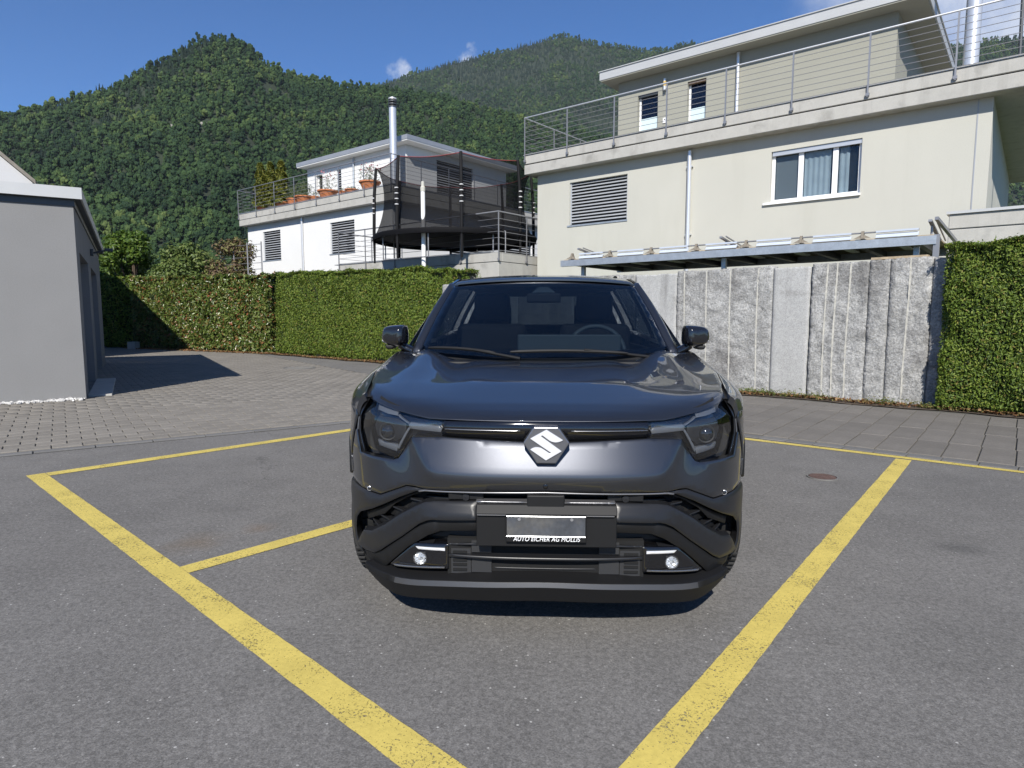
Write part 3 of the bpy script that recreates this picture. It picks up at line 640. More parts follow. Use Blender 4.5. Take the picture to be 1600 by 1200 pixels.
# ------------------------------------------------------------------ cream house on the right
th = empty('cream_house', (7.359, 14.35, 0), radians(-36)); tag(th, 'two storey cream house with terrace and grey green attic storey at right', 'house'); th['bright_rail'] = True
WINS = [(-2.575, -.66, 4.0, 5.17), (-8.285, -6.39, 3.98, 5.2)]
mb = wall_grid(-9.45, 1.6, 0, 5.72, WINS, .20); mb.build('wall', MAT['plaster_cream'], th)
mb = MB(); mb.box(-9.45, -9.25, .003, 10, 0, 5.72); mb.box(-9.24, 1.6, 9.8, 10, 0, 5.72); mb.box(1.40, 1.6, .003, 9.79, 0, 5.72); mb.build('wall', MAT['plaster_cream'], th)
mb = MB(); mb.box(1.35, 1.372, -.008, .004, 0, 5.62); mb.build('expansion_joint', MAT['fascia_grey'], th)
mb = MB(); mb.tube([(1.78, .7, 2.9), (1.78, .7, 3.35), (1.64, .7, 3.45)], .05, 8); mb.build('vent_pipe', MAT['anthracite'], th)
# slab / parapet in two lifts with a recessed joint
TY = -.33
mb = MB(); mb.box(-9.71, 2.55, TY, 10.4, 5.56, 5.838); mb.build('floor_slab', MAT['concrete'], th, bevel=.012, seg=1)
mb = MB(); mb.box(-9.69, 2.53, TY+.03, 10.38, 5.846, 5.862); mb.build('slab_joint', MAT['room'], th)
mb = MB(); mb.box(-9.71, 2.55, TY, TY+.16, 5.863, 6.115); mb.box(-9.71, -9.55, TY+.161, 10.4, 5.863, 6.115); mb.box(2.39, 2.55, TY+.161, 10.4, 5.863, 6.115); mb.box(-9.54, 2.38, TY+.161, 10.39, 5.863, 5.95); mb.build('parapet', MAT['concrete'], th, bevel=.012, seg=1)
mb = MB(); mb.box(-9.72, 2.56, TY-.02, TY+.18, 6.116, 6.14); mb.box(-9.72, -9.54, TY+.181, 10.4, 6.116, 6.14); mb.box(2.38, 2.56, TY+.181, 10.4, 6.116, 6.14); mb.build('coping', MAT['fascia'], th)
# attic
AY = 2.5
W2 = [(-7.47, -6.79, 6.2, 8.11), (-5.85, -5.28, 6.2, 8.16)]
mb = wall_grid(-8.15, -.52, 5.96, 8.62, W2, .22, AY); mb.build('attic_wall', MAT['plaster_olive'], th)
mb = MB(); mb.box(-8.15, -7.95, AY+.003, 9.2, 5.96, 8.62); mb.box(-.72, -.52, AY+.003, 9.2, 5.96, 8.62); mb.box(-7.94, -.73, 9.0, 9.2, 5.96, 8.62); mb.build('attic_wall', MAT['plaster_olive'], th)
mb = MB(); mb.box(-8.52, .10, AY-.48, 9.6, 8.625, 8.66); mb.build('soffit', MAT['plaster_olive'], th)
mb = MB(); mb.box(-8.55, .13, AY-.5, 9.62, 8.661, 8.90); mb.build('roof', MAT['fascia'], th)
mb = MB(); mb.box(-8.58, .16, AY-.53, 9.65, 8.901, 8.925); mb.build('roof_edge', MAT['fascia'], th)
for a, b_, c, d in W2:
    f = MB(); f.box(a, b_, AY+.20, AY+.23, c, d); win = f.build('window', MAT['room'], th)
    f = MB(); t = .055
    f.box(a+.001, a+t, AY+.13, AY+.19, c, d-.001); f.box(b_-t, b_-.001, AY+.13, AY+.19, c, d-.001); f.box(a+t, b_-t, AY+.13, AY+.19, d-t, d-.001); f.build('frame', MAT['pvc'], win)
    f = MB(); f.box(a+t, b_-t, AY+.155, AY+.165, c+.05, d-t); f.build('pane', glass_mat('terrace_door_glass', (.45, .5, .62), 1.6), win)
    f = MB(); f.box(a+t, b_-t, AY+.135, AY+.15, c+.05, 7.42); f.build('frosted_panel', MAT['frosted'], win)
    f = MB(); f.box(a+.02, b_-.02, AY+.03, AY+.12, d-.07, d-.004); f.build('blind_box', MAT['wood_dark'] if b_ > -6 else MAT['anthracite'], win)
mb = MB(); mb.tube([(-4.35, AY-.06, 5.96), (-4.35, AY-.06, 8.6)], .05, 10); mb.build('downpipe', MAT['steel'], th, smooth=True)
lamp = MB(); lamp.box(-6.58, -6.48, AY-.10, AY-.001, 8.10, 8.20); lamp.tube([(-6.53, AY-.1, 8.05), (-6.53, AY-.1, 8.38)], .045, 10); lamp = lamp.build('wall_lamp', MAT['steel'], th, smooth=False)
MB().tube([(-6.53, AY-.1, 8.17), (-6.53, AY-.1, 8.30)], .05, 10).build('lens', M('amber_lens', (.55, .38, .12), .3), lamp)
mb = MB(); mb.box(-6.60, -6.48, AY-.03, AY-.001, 7.13, 7.28); so = mb.build('socket', MAT['pvc'], th); MB().tube([(-6.54, AY-.034, 7.23), (-6.54, AY-.02, 7.23)], .02, 8).build('hole', MAT['black_plastic'], so)
# lower windows
win = slatted(th, *[-8.285, -6.39, 3.98, 5.2], 0.03, 13)
a, b_, c, d = WINS[0]
f = MB(); f.box(a, b_, .20, .24, c, d); win = f.build('window', MAT['room'], th)
f = MB(); t = .07; ms = [a, -1.93, -1.20, b_]
f.box(a+.001, b_-.001, .10, .16, c+.001, c+t); f.box(a+.001, b_-.001, .10, .16, d-t, d-.001)
for k, xx in enumerate(ms):
    w_ = .07 if k in (0, 3) else .11; x0_ = xx if k == 0 else (xx-w_ if k == 3 else xx-w_/2); f.box(x0_+.001, x0_+w_-.001, .098, .158, c+t, d-t)
f.build('frame', MAT['pvc'], win)
for k in range(3):
    x0_ = ms[k]+(.07 if k == 0 else .055); x1_ = ms[k+1]-(.07 if k == 2 else .055)
    MB().box(x0_, x1_, .125, .133, c+t, d-t).build('pane', MAT['pane'], win)
    if k == 0: MB().box(x0_+.005, x1_-.005, .170, .180, c+t, d-t-.01).build('roller_screen', M('grey_screen', (.30, .30, .29), .8), win)
    else:
        cu = MB(); xs = np.linspace(x0_+.01, x1_-.02 - (.18 if k == 2 else .03), 30); yy = .178 + .012*np.sin(xs*55 + k)
        for i, (xx, y_) in enumerate(zip(xs, yy)): cu.v += [(xx, y_, c+t), (xx, y_, d-t-.02)]
        cu.f = [(2*i, 2*i+2, 2*i+3, 2*i+1) for i in range(29)]; cu.build('curtain', MAT['curtain'], win, smooth=True)
f = MB(); f.box(a-.14, b_+.02, -.06, .10, c-.05, c+.0005); f.build('sill', MAT['pvc'], win)
f = MB(); f.box(a+.02, b_-.005, .03, .09, d-.10, d-.004); f.build('blind_box', MAT['blind'], win)
mb = MB(); mb.tube([(-4.58, -.07, 2.0), (-4.58, -.07, 5.5)], .055, 12); pp = mb.build('downpipe', MAT['steel'], th, smooth=True)
for zz in (3.4, 5.1): MB().box(-4.66, -4.50, -.08, -.002, zz, zz+.03).build('bracket', MAT['steel'], pp)
railing(th, [(-9.66, 10.2), (-9.66, TY-.04), (2.50, TY-.04), (2.50, 10.2)], 6.10, 7.19, 1.61, 8, .20)
mb = MB(); mb.tube([(1.02, 2.0, 5.95), (1.02, 2.0, 11.5)], .15, 24); ch = mb.build('chimney', MAT['steel'], th, smooth=True)
MB().lathe([(.152, 6.72), (.16, 6.73), (.16, 6.77), (.152, 6.78)], 24, (1.02, 2.0, 0)).build('clamp', MAT['steel'], ch, smooth=True)
mb = MB(); mb.tube([(1.86, 3.2, 5.95), (1.80, 3.2, 9.5)], .035, 8); mb.build('flag_pole', MAT['anthracite'], th)
# corner gutter pipe at the right end
mb = MB(); mb.tube([(2.62, 0.2, 0.3), (2.62, .2, 6.9)], .05, 10); mb.build('downpipe', MAT['galv'], th, smooth=True)
mb = MB(); mb.tube([(2.1, TY-.05, 5.70), (2.38, TY-.06, 5.80)], .018, 8); mb.box(2.36, 2.44, TY-.08, TY-.002, 5.76, 5.85); mb.build('spout', MAT['anthracite'], th)

# concrete parapet of the garden terrace at the right, above the hedge
cp = empty('garden_parapet', (7.359, 14.35, 0), radians(-36)); tag(cp, 'pale concrete garden parapet with metal coping behind the right hedge', 'wall')
mb = MB(); mb.box(1.19, 7.5, -2.0, -1.75, 1.2, 2.84); mb.build('wall', MAT['concrete'], cp, bevel=.01, seg=1)
mb = MB(); mb.box(1.19, 7.5, -2.0, -1.75, 2.857, 3.11); mb.build('wall', MAT['concrete'], cp, bevel=.01, seg=1)
mb = MB(); mb.box(1.21, 7.5, -1.98, -1.76, 2.8405, 2.8565); mb.build('joint', MAT['anthracite'], cp)
mb = MB(); mb.box(1.15, 7.54, -2.04, -1.71, 3.112, 3.16); mb.build('coping', MAT['fascia'], cp)

# ------------------------------------------------------------------ steel shelter roof between wall and house
ca_ = empty('steel_canopy', (7.359, 14.35, 0), radians(-36)); tag(ca_, 'galvanised steel canopy with pale sun blades above the granite wall', 'canopy')
YB = -3.9; B0, B1 = -5.88, 1.22
mb = MB(); mb.box(B0, B1, YB, YB+.012, 2.43, 2.565); mb.box(B0, B1, YB+.013, YB+.09, 2.55, 2.564); mb.box(B0, B1, YB+.013, YB+.09, 2.431, 2.444); mb.build('front_beam', MAT['galv'], ca_)
mb = MB(); mb.box(B0+.1, B1-.05, -1.55, -1.46, 2.43, 2.56); mb.build('rear_beam', MAT['galv'], ca_)
mb = MB(); mb.box(B0+.03, B1-.03, YB+.1, -1.0, 2.566, 2.59); mb.build('roof_sheet', MAT['wood'], ca_)
pr = MB(); pr.box(-.045, .045, YB+.095, -1.57, 2.45, 2.55); p0 = pr.build('purlin', MAT['anthracite'], ca_); n_p = 9
for k in range(n_p):
    o = p0 if k == 0 else share(p0); o.location = (B0+.25+(B1-B0-.5)*k/(n_p-1), 0, 0)
en = MB(); en.box(-.06, .06, YB+.13, YB+.75, 2.425, 2.445); e0 = en.build('batten', MAT['fascia'], ca_)
for k in range(8):
    o = e0 if k == 0 else share(e0); o.location = (B0+.95+(B1-B0-1.4)*k/7, 0, -.0)
ps = MB(); ps.box(-.04, .04, YB+.25, YB+.33, 1.9, 2.43); p0 = ps.build('post', MAT['galv'], ca_)
for k, xx in enumerate((-5.45, -2.24, .93)):
    o = p0 if k == 0 else share(p0); o.location = (xx, 0, 0)
mb = MB(); mb.tube([(B0+.45, YB+.10, 2.69), (B1-.25, YB+.10, 2.69)], .013, 8); mb.build('rod', MAT['rail'], ca_, smooth=True)
sb_ = MB(); sb_.box(-.30, .30, YB+.06, YB+.14, 2.675, 2.705); sb_.add([(-.30, YB+.05, 2.592), (.30, YB+.05, 2.592), (.30, YB+.10, 2.655), (-.30, YB+.10, 2.655), (-.30, YB+.06, 2.588), (.30, YB+.06, 2.588), (.30, YB+.11, 2.65), (-.30, YB+.11, 2.65)], [(0, 1, 2, 3), (7, 6, 5, 4), (0, 4, 5, 1), (2, 6, 7, 3), (1, 5, 6, 2), (3, 7, 4, 0)])
b0 = sb_.build('sun_blade', MAT['white_plate'], ca_)
bk = MB(); bk.prism([(YB+.02, 2.59), (YB+.20, 2.59), (YB+.12, 2.72), (YB+.08, 2.72)], -.02, .02, 'x'); bk.add([(-.13, YB+.03, 2.592), (.14, YB+.03, 2.592), (.02, YB+.08, 2.66), (-.02, YB+.08, 2.66)], [(0, 1, 2, 3)]); k0_ = bk.build('bracket', MAT['wood_grey'], ca_)
nbl = 7
for k in range(nbl):
    xx = B0 + .75 + (B1-B0-1.3)*k/(nbl-1)
    o = b0 if k == 0 else share(b0); o.location = (xx, 0, 0)
    o = k0_ if k == 0 else share(k0_); o.location = (xx-.5, 0, 0)
ar = MB(); ar.bar((0, YB+.02, 2.80), (0, -2.2, 2.60), .05, .035); ar.bar((.07, YB+.10, 2.82), (.07, -2.3, 2.63), .02, .02); ar.tube([(0, YB+.3, 2.59), (0, YB+.3, 2.77)], .018, 8); a0 = ar.build('arm', MAT['rail'], ca_)
for k, (xx, rz) in enumerate(((-5.42, 0), (-2.22, 0), (1.12, 0))):
    o = a0 if k == 0 else share(a0); o.location = (xx, 0, 0)
mb = MB(); mb.bar((1.20, YB+.05, 2.83), (1.36, YB+1.3, 2.58), .05, .05); mb.box(1.18, 1.26, YB+.02, YB+.10, 2.2, 2.58); mb.build('end_bracket', MAT['rail'], ca_)

# ------------------------------------------------------------------ granite slab wall
gw = empty('granite_wall', (0, 0, 0), STREET_RZ); tag(gw, 'wall of tall grey granite slabs with drill grooves along the pavement', 'wall')
def stone(x0, x1, zt, rough, seed, grooves=()):
    rr = np.random.default_rng(seed); nx, nz = max(3, int((x1-x0)/.035)), 60
    xs = np.linspace(x0+.004, x1-.004, nx); zs = np.linspace(0, zt, nz); X, Z = np.meshgrid(xs, zs)
    amp = .019 if rough else .003
    Y = 10.78 - amp*(fbm(X*7, Z*7, 1.0, seed, 5) + .35*rr.normal(0, 1, X.shape)*(1 if rough else .25))
    Y[:, 0] += .012; Y[:, -1] += .012
    for g in grooves:
        dd = np.abs(X - g - .012*np.sin(Z*2+g)); Y = np.where(dd < .026, 10.775 + .0*Y, Y)
    zj = Z.copy(); zj[-1] += rr.normal(0, .006, nx)
    V = np.stack([X, Y, zj], -1).reshape(-1, 3); i = np.arange(nz-1)[:, None]*nx + np.arange(nx-1)[None]; F = np.stack([i, i+1, i+nx+1, i+nx], -1).reshape(-1, 4)
    Vb = V.copy(); 
    o0_ = len(V); ring = list(range(nx)) + [nx*k + nx-1 for k in range(1, nz)] + [nx*(nz-1)+k for k in range(nx-2, -1, -1)] + [nx*k for k in range(nz-2, 0, -1)]
    back = V[ring].copy(); back[:, 1] = 11.0
    Fr = np.array([(ring[k], o0_+k, o0_+(k+1) % len(ring), ring[(k+1) % len(ring)]) for k in range(len(ring))])
    s_ = from_arrays('granite_slab', np.concatenate([V, back]), np.concatenate([F, Fr]), MAT['granite_rough' if rough else 'granite_fine'], gw)
    for g in grooves:
        zz = np.linspace(.01, zt-.01, 40); mb = MB()
        for z_ in zz:
            xx = g + .012*sin(z_*2+g); w__ = .011 + random.uniform(-.003, .004)
            mb.v += [(xx-w__, 10.772, z_), (xx+w__, 10.772, z_)]
        mb.f = [(2*k, 2*k+1, 2*k+3, 2*k+2) for k in range(39)]
        mb.build('drill_groove', MAT['seam'], s_)
    return s_
SL = [(-12.5, -12.0, 2.12, 1, ()), (-12.0, -10.6, 2.13, 1, (-11.5, -11.1)), (-10.6, -9.9, 2.13, 0, ()), (-9.9, -8.3, 2.12, 1, (-9.5, -9.0, -8.7)), (-8.3, -7.55, 2.13, 1, (-8.0,)), (-7.55, -6.81, 2.12, 1, (-7.2,)), (-6.81, -5.92, 2.10, 0, ()),
      (-5.92, -4.16, 2.13, 1, (-5.75, -5.32, -4.88, -4.40)), (-4.16, -3.57, 2.10, 0, ()), (-3.55, -2.73, 2.13, 1, (-3.32, -3.18, -2.99)), (-2.73, -2.45, 2.14, 1, ()), (-2.45, -1.91, 2.15, 1, (-2.20,)), (-1.91, -.6, 2.13, 1, (-1.3,)), (-.6, .9, 2.13, 1, ()), (.9, 3.2, 2.13, 1, ())]
for k, (a, b_, zt, r_, gr) in enumerate(SL): stone(a, b_, zt, r_, 30+k, gr)
mb = MB(); mb.box(-12.45, 3.2, 11.003, 11.2, 0, 2.05); mb.build('backing', MAT['room'], gw)
mb = MB(); mb.box(-2.73, -2.0, 10.85, 11.0, 2.151, 2.185); mb.build('timber_lath', MAT['wood'], gw)
# terrace infill behind the wall so the ground rises to the houses
mb = MB(); mb.add([tuple(st(-13.2, 11.2, 2.05)), tuple(st(12, 11.2, 2.05)), tuple(st(12, 30, 2.3)), tuple(st(-10, 30, 2.3))], [(0, 1, 2, 3)])
o = mb.build('terrain', MAT['meadow']); tag(o, kind='structure')
# ------------------------------------------------------------------ white house
wh = empty('white_house', (-6.732, 26.528, 0), radians(-36)); tag(wh, 'white flat roofed house with planted terrace behind the clipped hedge', 'house')
holes = [(-9.25, -7.66, 4.14, 5.56), (-3.63, -1.88, 4.13, 5.5)]
wall_grid(-10.68, .6, 0, 6.1, holes, .2).build('wall', MAT['plaster_white'], wh)
o = wall_grid(0, 11, 0, 6.1, [(3.3, 5.6, 3.1, 5.1), (6.7, 9.3, 3.1, 5.0)], .2).build('wall', MAT['plaster_white'], wh); o.location = (.6, .0, 0); o.rotation_euler = (0, 0, pi/2)
side = empty('side_windows', (.6, 0, 0), pi/2, wh)
for a, b_, c, d in [(3.3, 5.6, 3.1, 5.1), (6.7, 9.3, 3.1, 5.0)]: slatted(side, a, b_, c, d, .03, 16)
MB().box(-10.68, -10.5, .003, 11, 0, 6.1).build('wall', MAT['plaster_white'], wh); MB().box(-10.49, .59, 10.8, 11, 0, 6.1).build('wall', MAT['plaster_white'], wh)
for h in holes: slatted(wh, *h, .03, 12)
MB().tube([(-5.72, -.06, 1.5), (-5.72, -.06, 5.95)], .055, 10).build('downpipe', MAT['steel'], wh, smooth=True)
MB().box(-10.9, 1.02, -.33, 11.3, 5.95, 6.24).build('floor_slab', MAT['concrete'], wh, bevel=.012, seg=1)
MB().box(-10.88, 1.0, -.31, 11.28, 6.241, 6.256).build('slab_joint', MAT['anthracite'], wh)
mb = MB(); mb.box(-10.9, 1.02, -.33, -.14, 6.257, 6.54); mb.box(.83, 1.02, -.139, 11.3, 6.257, 6.54); mb.box(-10.9, -10.71, -.139, 11.3, 6.257, 6.54); mb.box(-10.70, .82, -.138, 11.29, 6.257, 6.36); mb.build('parapet', MAT['concrete'], wh, bevel=.012, seg=1)
mb = MB(); mb.box(-10.92, 1.04, -.35, -.12, 6.541, 6.57); mb.box(.81, 1.04, -.119, 11.3, 6.541, 6.57); mb.build('coping', MAT['fascia_grey'], wh)
railing(wh, [(-10.86, 11.0), (-10.86, -.37), (.98, -.37), (.98, 11.0)], 6.55, 7.72, 1.66, 7, .28)
wh_h = [(-8.98, -8.40, 6.4, 8.76), (-7.18, -6.78, 6.9, 8.82)]
wall_grid(-9.74, -1.87, 6.36, 9.22, wh_h, .2, 3.0).build('attic_wall', MAT['plaster_white'], wh)
o = wall_grid(3.0, 10.2, 6.36, 9.22, [(4.95, 7.55, 6.5, 8.9)], .2).build('attic_wall', MAT['plaster_white'], wh); o.location = (-1.87, 0, 0); o.rotation_euler = (0, 0, pi/2)
side2 = empty('attic_windows', (-1.87, 0, 0), pi/2, wh)
slatted(side2, 4.95, 7.55, 6.5, 8.9, .03, 20)
MB().box(-9.74, -9.55, 3.003, 10.2, 6.36, 9.22).build('attic_wall', MAT['plaster_white'], wh)
a, b_, c, d = wh_h[0]
f = MB(); f.box(a, b_, 3.19, 3.22, c, d); win = f.build('window', MAT['room'], wh)
f = MB(); f.box(a+.03, a+.09, 3.12, 3.18, c, d-.01); f.box(b_-.09, b_-.03, 3.12, 3.18, c, d-.01); f.build('frame', MAT['pvc'], win)
slatted(wh, *wh_h[1], 3.03, 16)
MB().box(-9.98, -1.25, 2.52, 10.6, 9.225, 9.27).build('soffit', MAT['plaster_white'], wh)
MB().box(-10.0, -1.23, 2.50, 10.62, 9.271, 9.47).build('roof', MAT['fascia_grey'], wh)
mb = MB(); mb.box(-3.4, -2.2, 6, 7.2, 9.471, 9.56); mb.build('roof_light', MAT['fascia'], wh)
MB().tube([(-5.70, 2.94, 6.4), (-5.70, 2.94, 9.2)], .045, 8).build('downpipe', MAT['galv'], wh, smooth=True)
ch = MB().tube([(-1.36, 1.8, 6.4), (-1.36, 1.8, 10.45)], .16, 20).build('chimney', MAT['steel'], wh, smooth=True)
for k in range(3): MB().lathe([(.05, 10.44+k*.11), (.19, 10.45+k*.11), (.19, 10.50+k*.11), (.06, 10.53+k*.11), (.05, 10.55+k*.11)], 20, (-1.36, 1.8, 0)).build('cap_ring', MAT['anthracite'], ch)
MB().lathe([(.19, 10.78), (.17, 10.84), (.001, 10.92)], 20, (-1.36, 1.8, 0)).build('cap', MAT['steel'], ch)
# lower terrace in front with its own parapet and railing
TZ = 3.21; tx0, tx1, tv = 1.09, 8.76, -3.0
mb = MB(); mb.box(tx0, tx1, tv, 3.2, 2.0, TZ-.29); mb.build('terrace_slab', MAT['concrete'], wh, bevel=.01, seg=1)
mb = MB(); mb.box(tx0+.02, tx1-.02, tv+.02, 3.0, TZ-.289, TZ-.275); mb.build('slab_joint', MAT['anthracite'], wh)
mb = MB(); mb.box(tx0, tx1, tv, tv+.18, TZ-.274, TZ); mb.box(tx1-.18, tx1, tv+.181, 3.0, TZ-.274, TZ); mb.box(tx0, tx1-.181, tv+.181, 3.0, TZ-.274, TZ-.16); mb.build('terrace_parapet', MAT['concrete'], wh, bevel=.01, seg=1)
mb = MB(); mb.box(tx0-.25, tx1-.3, tv-.02, tv+.2, TZ+.001, TZ+.028); mb.build('coping', MAT['fascia_grey'], wh)
railing(wh, [(tx0+.05, 0), (tx0+.05, tv-.04), (tx1+.04, tv-.04), (tx1+.04, tv+2.62)], TZ, 4.36, 1.45, 6, .26)
# second, inner row of brace rails by the corner
mb = MB(); mb.tube([(tx1-1.9, tv+.5, 3.90), (tx1-1.0, tv+.5, 4.07), (tx1-.15, tv+.5, 3.86)], .022, 8); mb.tube([(tx1-1.9, tv+.5, TZ), (tx1-1.9, tv+.5, 3.90)], .018, 6); mb.tube([(tx1-.15, tv+.5, TZ), (tx1-.15, tv+.5, 3.86)], .018, 6); mb.build('handrail', MAT['rail'], wh, smooth=True)

# white pole rising in front of the terrace
wp = empty('white_pole', (-3.69, 19.35, 0)); tag(wp, 'plain white pole standing between the hedge and the trampoline terrace', 'pole')
MB().tube([(0, 0, 0), (0, 0, 5.06)], .066, 14).build('shaft', MAT['pvc'], wp, smooth=True)
MB().lathe([(.075, 5.02), (.075, 5.14), (.052, 5.18), (.048, 5.31), (.001, 5.33)], 14).build('cap', MAT['plaster_cream'], wp)

# ------------------------------------------------------------------ trampoline with safety net
tr = empty('trampoline', (-3.03, 21.5, 3.06)); tag(tr, 'large round trampoline with black safety net on the terrace', 'trampoline')
MAT['pad_black'] = M('black_pad', (.006, .006, .007), .7, spec=.1)
TR_, HM, HR = 2.62, .83, 3.0
ring = [(TR_*cos(2*pi*k/48), TR_*sin(2*pi*k/48), HM) for k in range(49)]
MB().tube(ring, .03, 8, cap=False).build('frame_ring', MAT['rail'], tr, smooth=True)
mb = MB(); mb.lathe([(.001, HM), (TR_-.28, HM-.015), (TR_-.28, HM-.03), (.001, HM-.02)], 48); mb.build('jumping_mat', MAT['pad_black'], tr)
mb = MB(); mb.lathe([(TR_-.30, HM+.03), (TR_+.06, HM+.03), (TR_+.09, HM-.02), (TR_+.06, HM-.13), (TR_+.0, HM-.06), (TR_-.28, HM-.0)], 48); mb.build('edge_pad', MAT['pad_black'], tr, smooth=True)
m = bpy.data.materials.new('net_mesh'); m.use_nodes = True; n, l, b = nodes_of(m); b.inputs['Specular IOR Level'].default_value = .1; b.inputs['Base Color'].default_value = (.007, .007, .008, 1); b.inputs['Roughness'].default_value = .8; b.inputs['Alpha'].default_value = .70; MAT['net'] = m
NP = 8; a0_ = radians(12); vs = []; nk = 6; nr = 12
for j in range(nr+1):
    t = j/nr; z = HM - .13 + (HR-HM+.13)*t; pinch = 1.06 - .09*t - .125*sin(pi*min(1, t*1.0))**.7
    for k in range(NP*nk):
        a = a0_ + 2*pi*k/(NP*nk); f_ = (k % nk)/nk; chord = cos(pi/NP)/cos((f_-.5)*2*pi/NP)
        rad = (TR_-.02)*pinch*chord; zz = z - (.07*sin(pi*f_) if j == nr else .07*sin(pi*f_)*t)
        vs.append((rad*cos(a), rad*sin(a), zz))
w_ = NP*nk; fs = [(j*w_+k, j*w_+(k+1) % w_, (j+1)*w_+(k+1) % w_, (j+1)*w_+k) for j in range(nr) for k in range(w_)]
mb = MB(); mb.add(vs, fs); mb.build('net', MAT['net'], tr, smooth=True)
rim = [vs[nr*w_ + k % w_] for k in range(w_+1)]
MB().tube(rim, .012, 6, cap=False).build('rim_rope', M('red_rope', (.20, .035, .035), .7), tr)
MAT['foam'] = M('black_foam', (.009, .009, .010), .7, spec=.2); MAT['band'] = M('pale_band', (.6, .6, .6), .6)
for k in range(NP):
    a = a0_ + 2*pi*k/NP; R_ = TR_ + .02
    p = MB(); p.tube([(R_*cos(a), R_*sin(a), .0), (R_*cos(a), R_*sin(a), HM+.2), ((R_-.03)*cos(a), (R_-.03)*sin(a), HR*.72), ((R_-.10)*cos(a), (R_-.10)*sin(a), HR+.02)], [.03, .052, .052, .045], 10); po = p.build('pole', MAT['foam'], tr, smooth=True)
    for q in range(4):
        z = HM + .75 + q*.16; bb = MB(); bb.tube([(R_*cos(a), R_*sin(a), z), (R_*cos(a), R_*sin(a), z+.025)], .058, 10); bb.build('band', MAT['band'], po)
for k in range(4):
    a = a0_ + pi/8 + 2*pi*k/4; b2 = a + pi/4
    mb = MB(); P0 = (TR_*.96*cos(a), TR_*.96*sin(a)); P1 = (TR_*.96*cos(b2), TR_*.96*sin(b2))
    mb.tube([(*P0, HM-.05), (*P0, .03), (*P1, .03), (*P1, HM-.05)], .022, 8); mb.build('leg', MAT['rail'], tr)

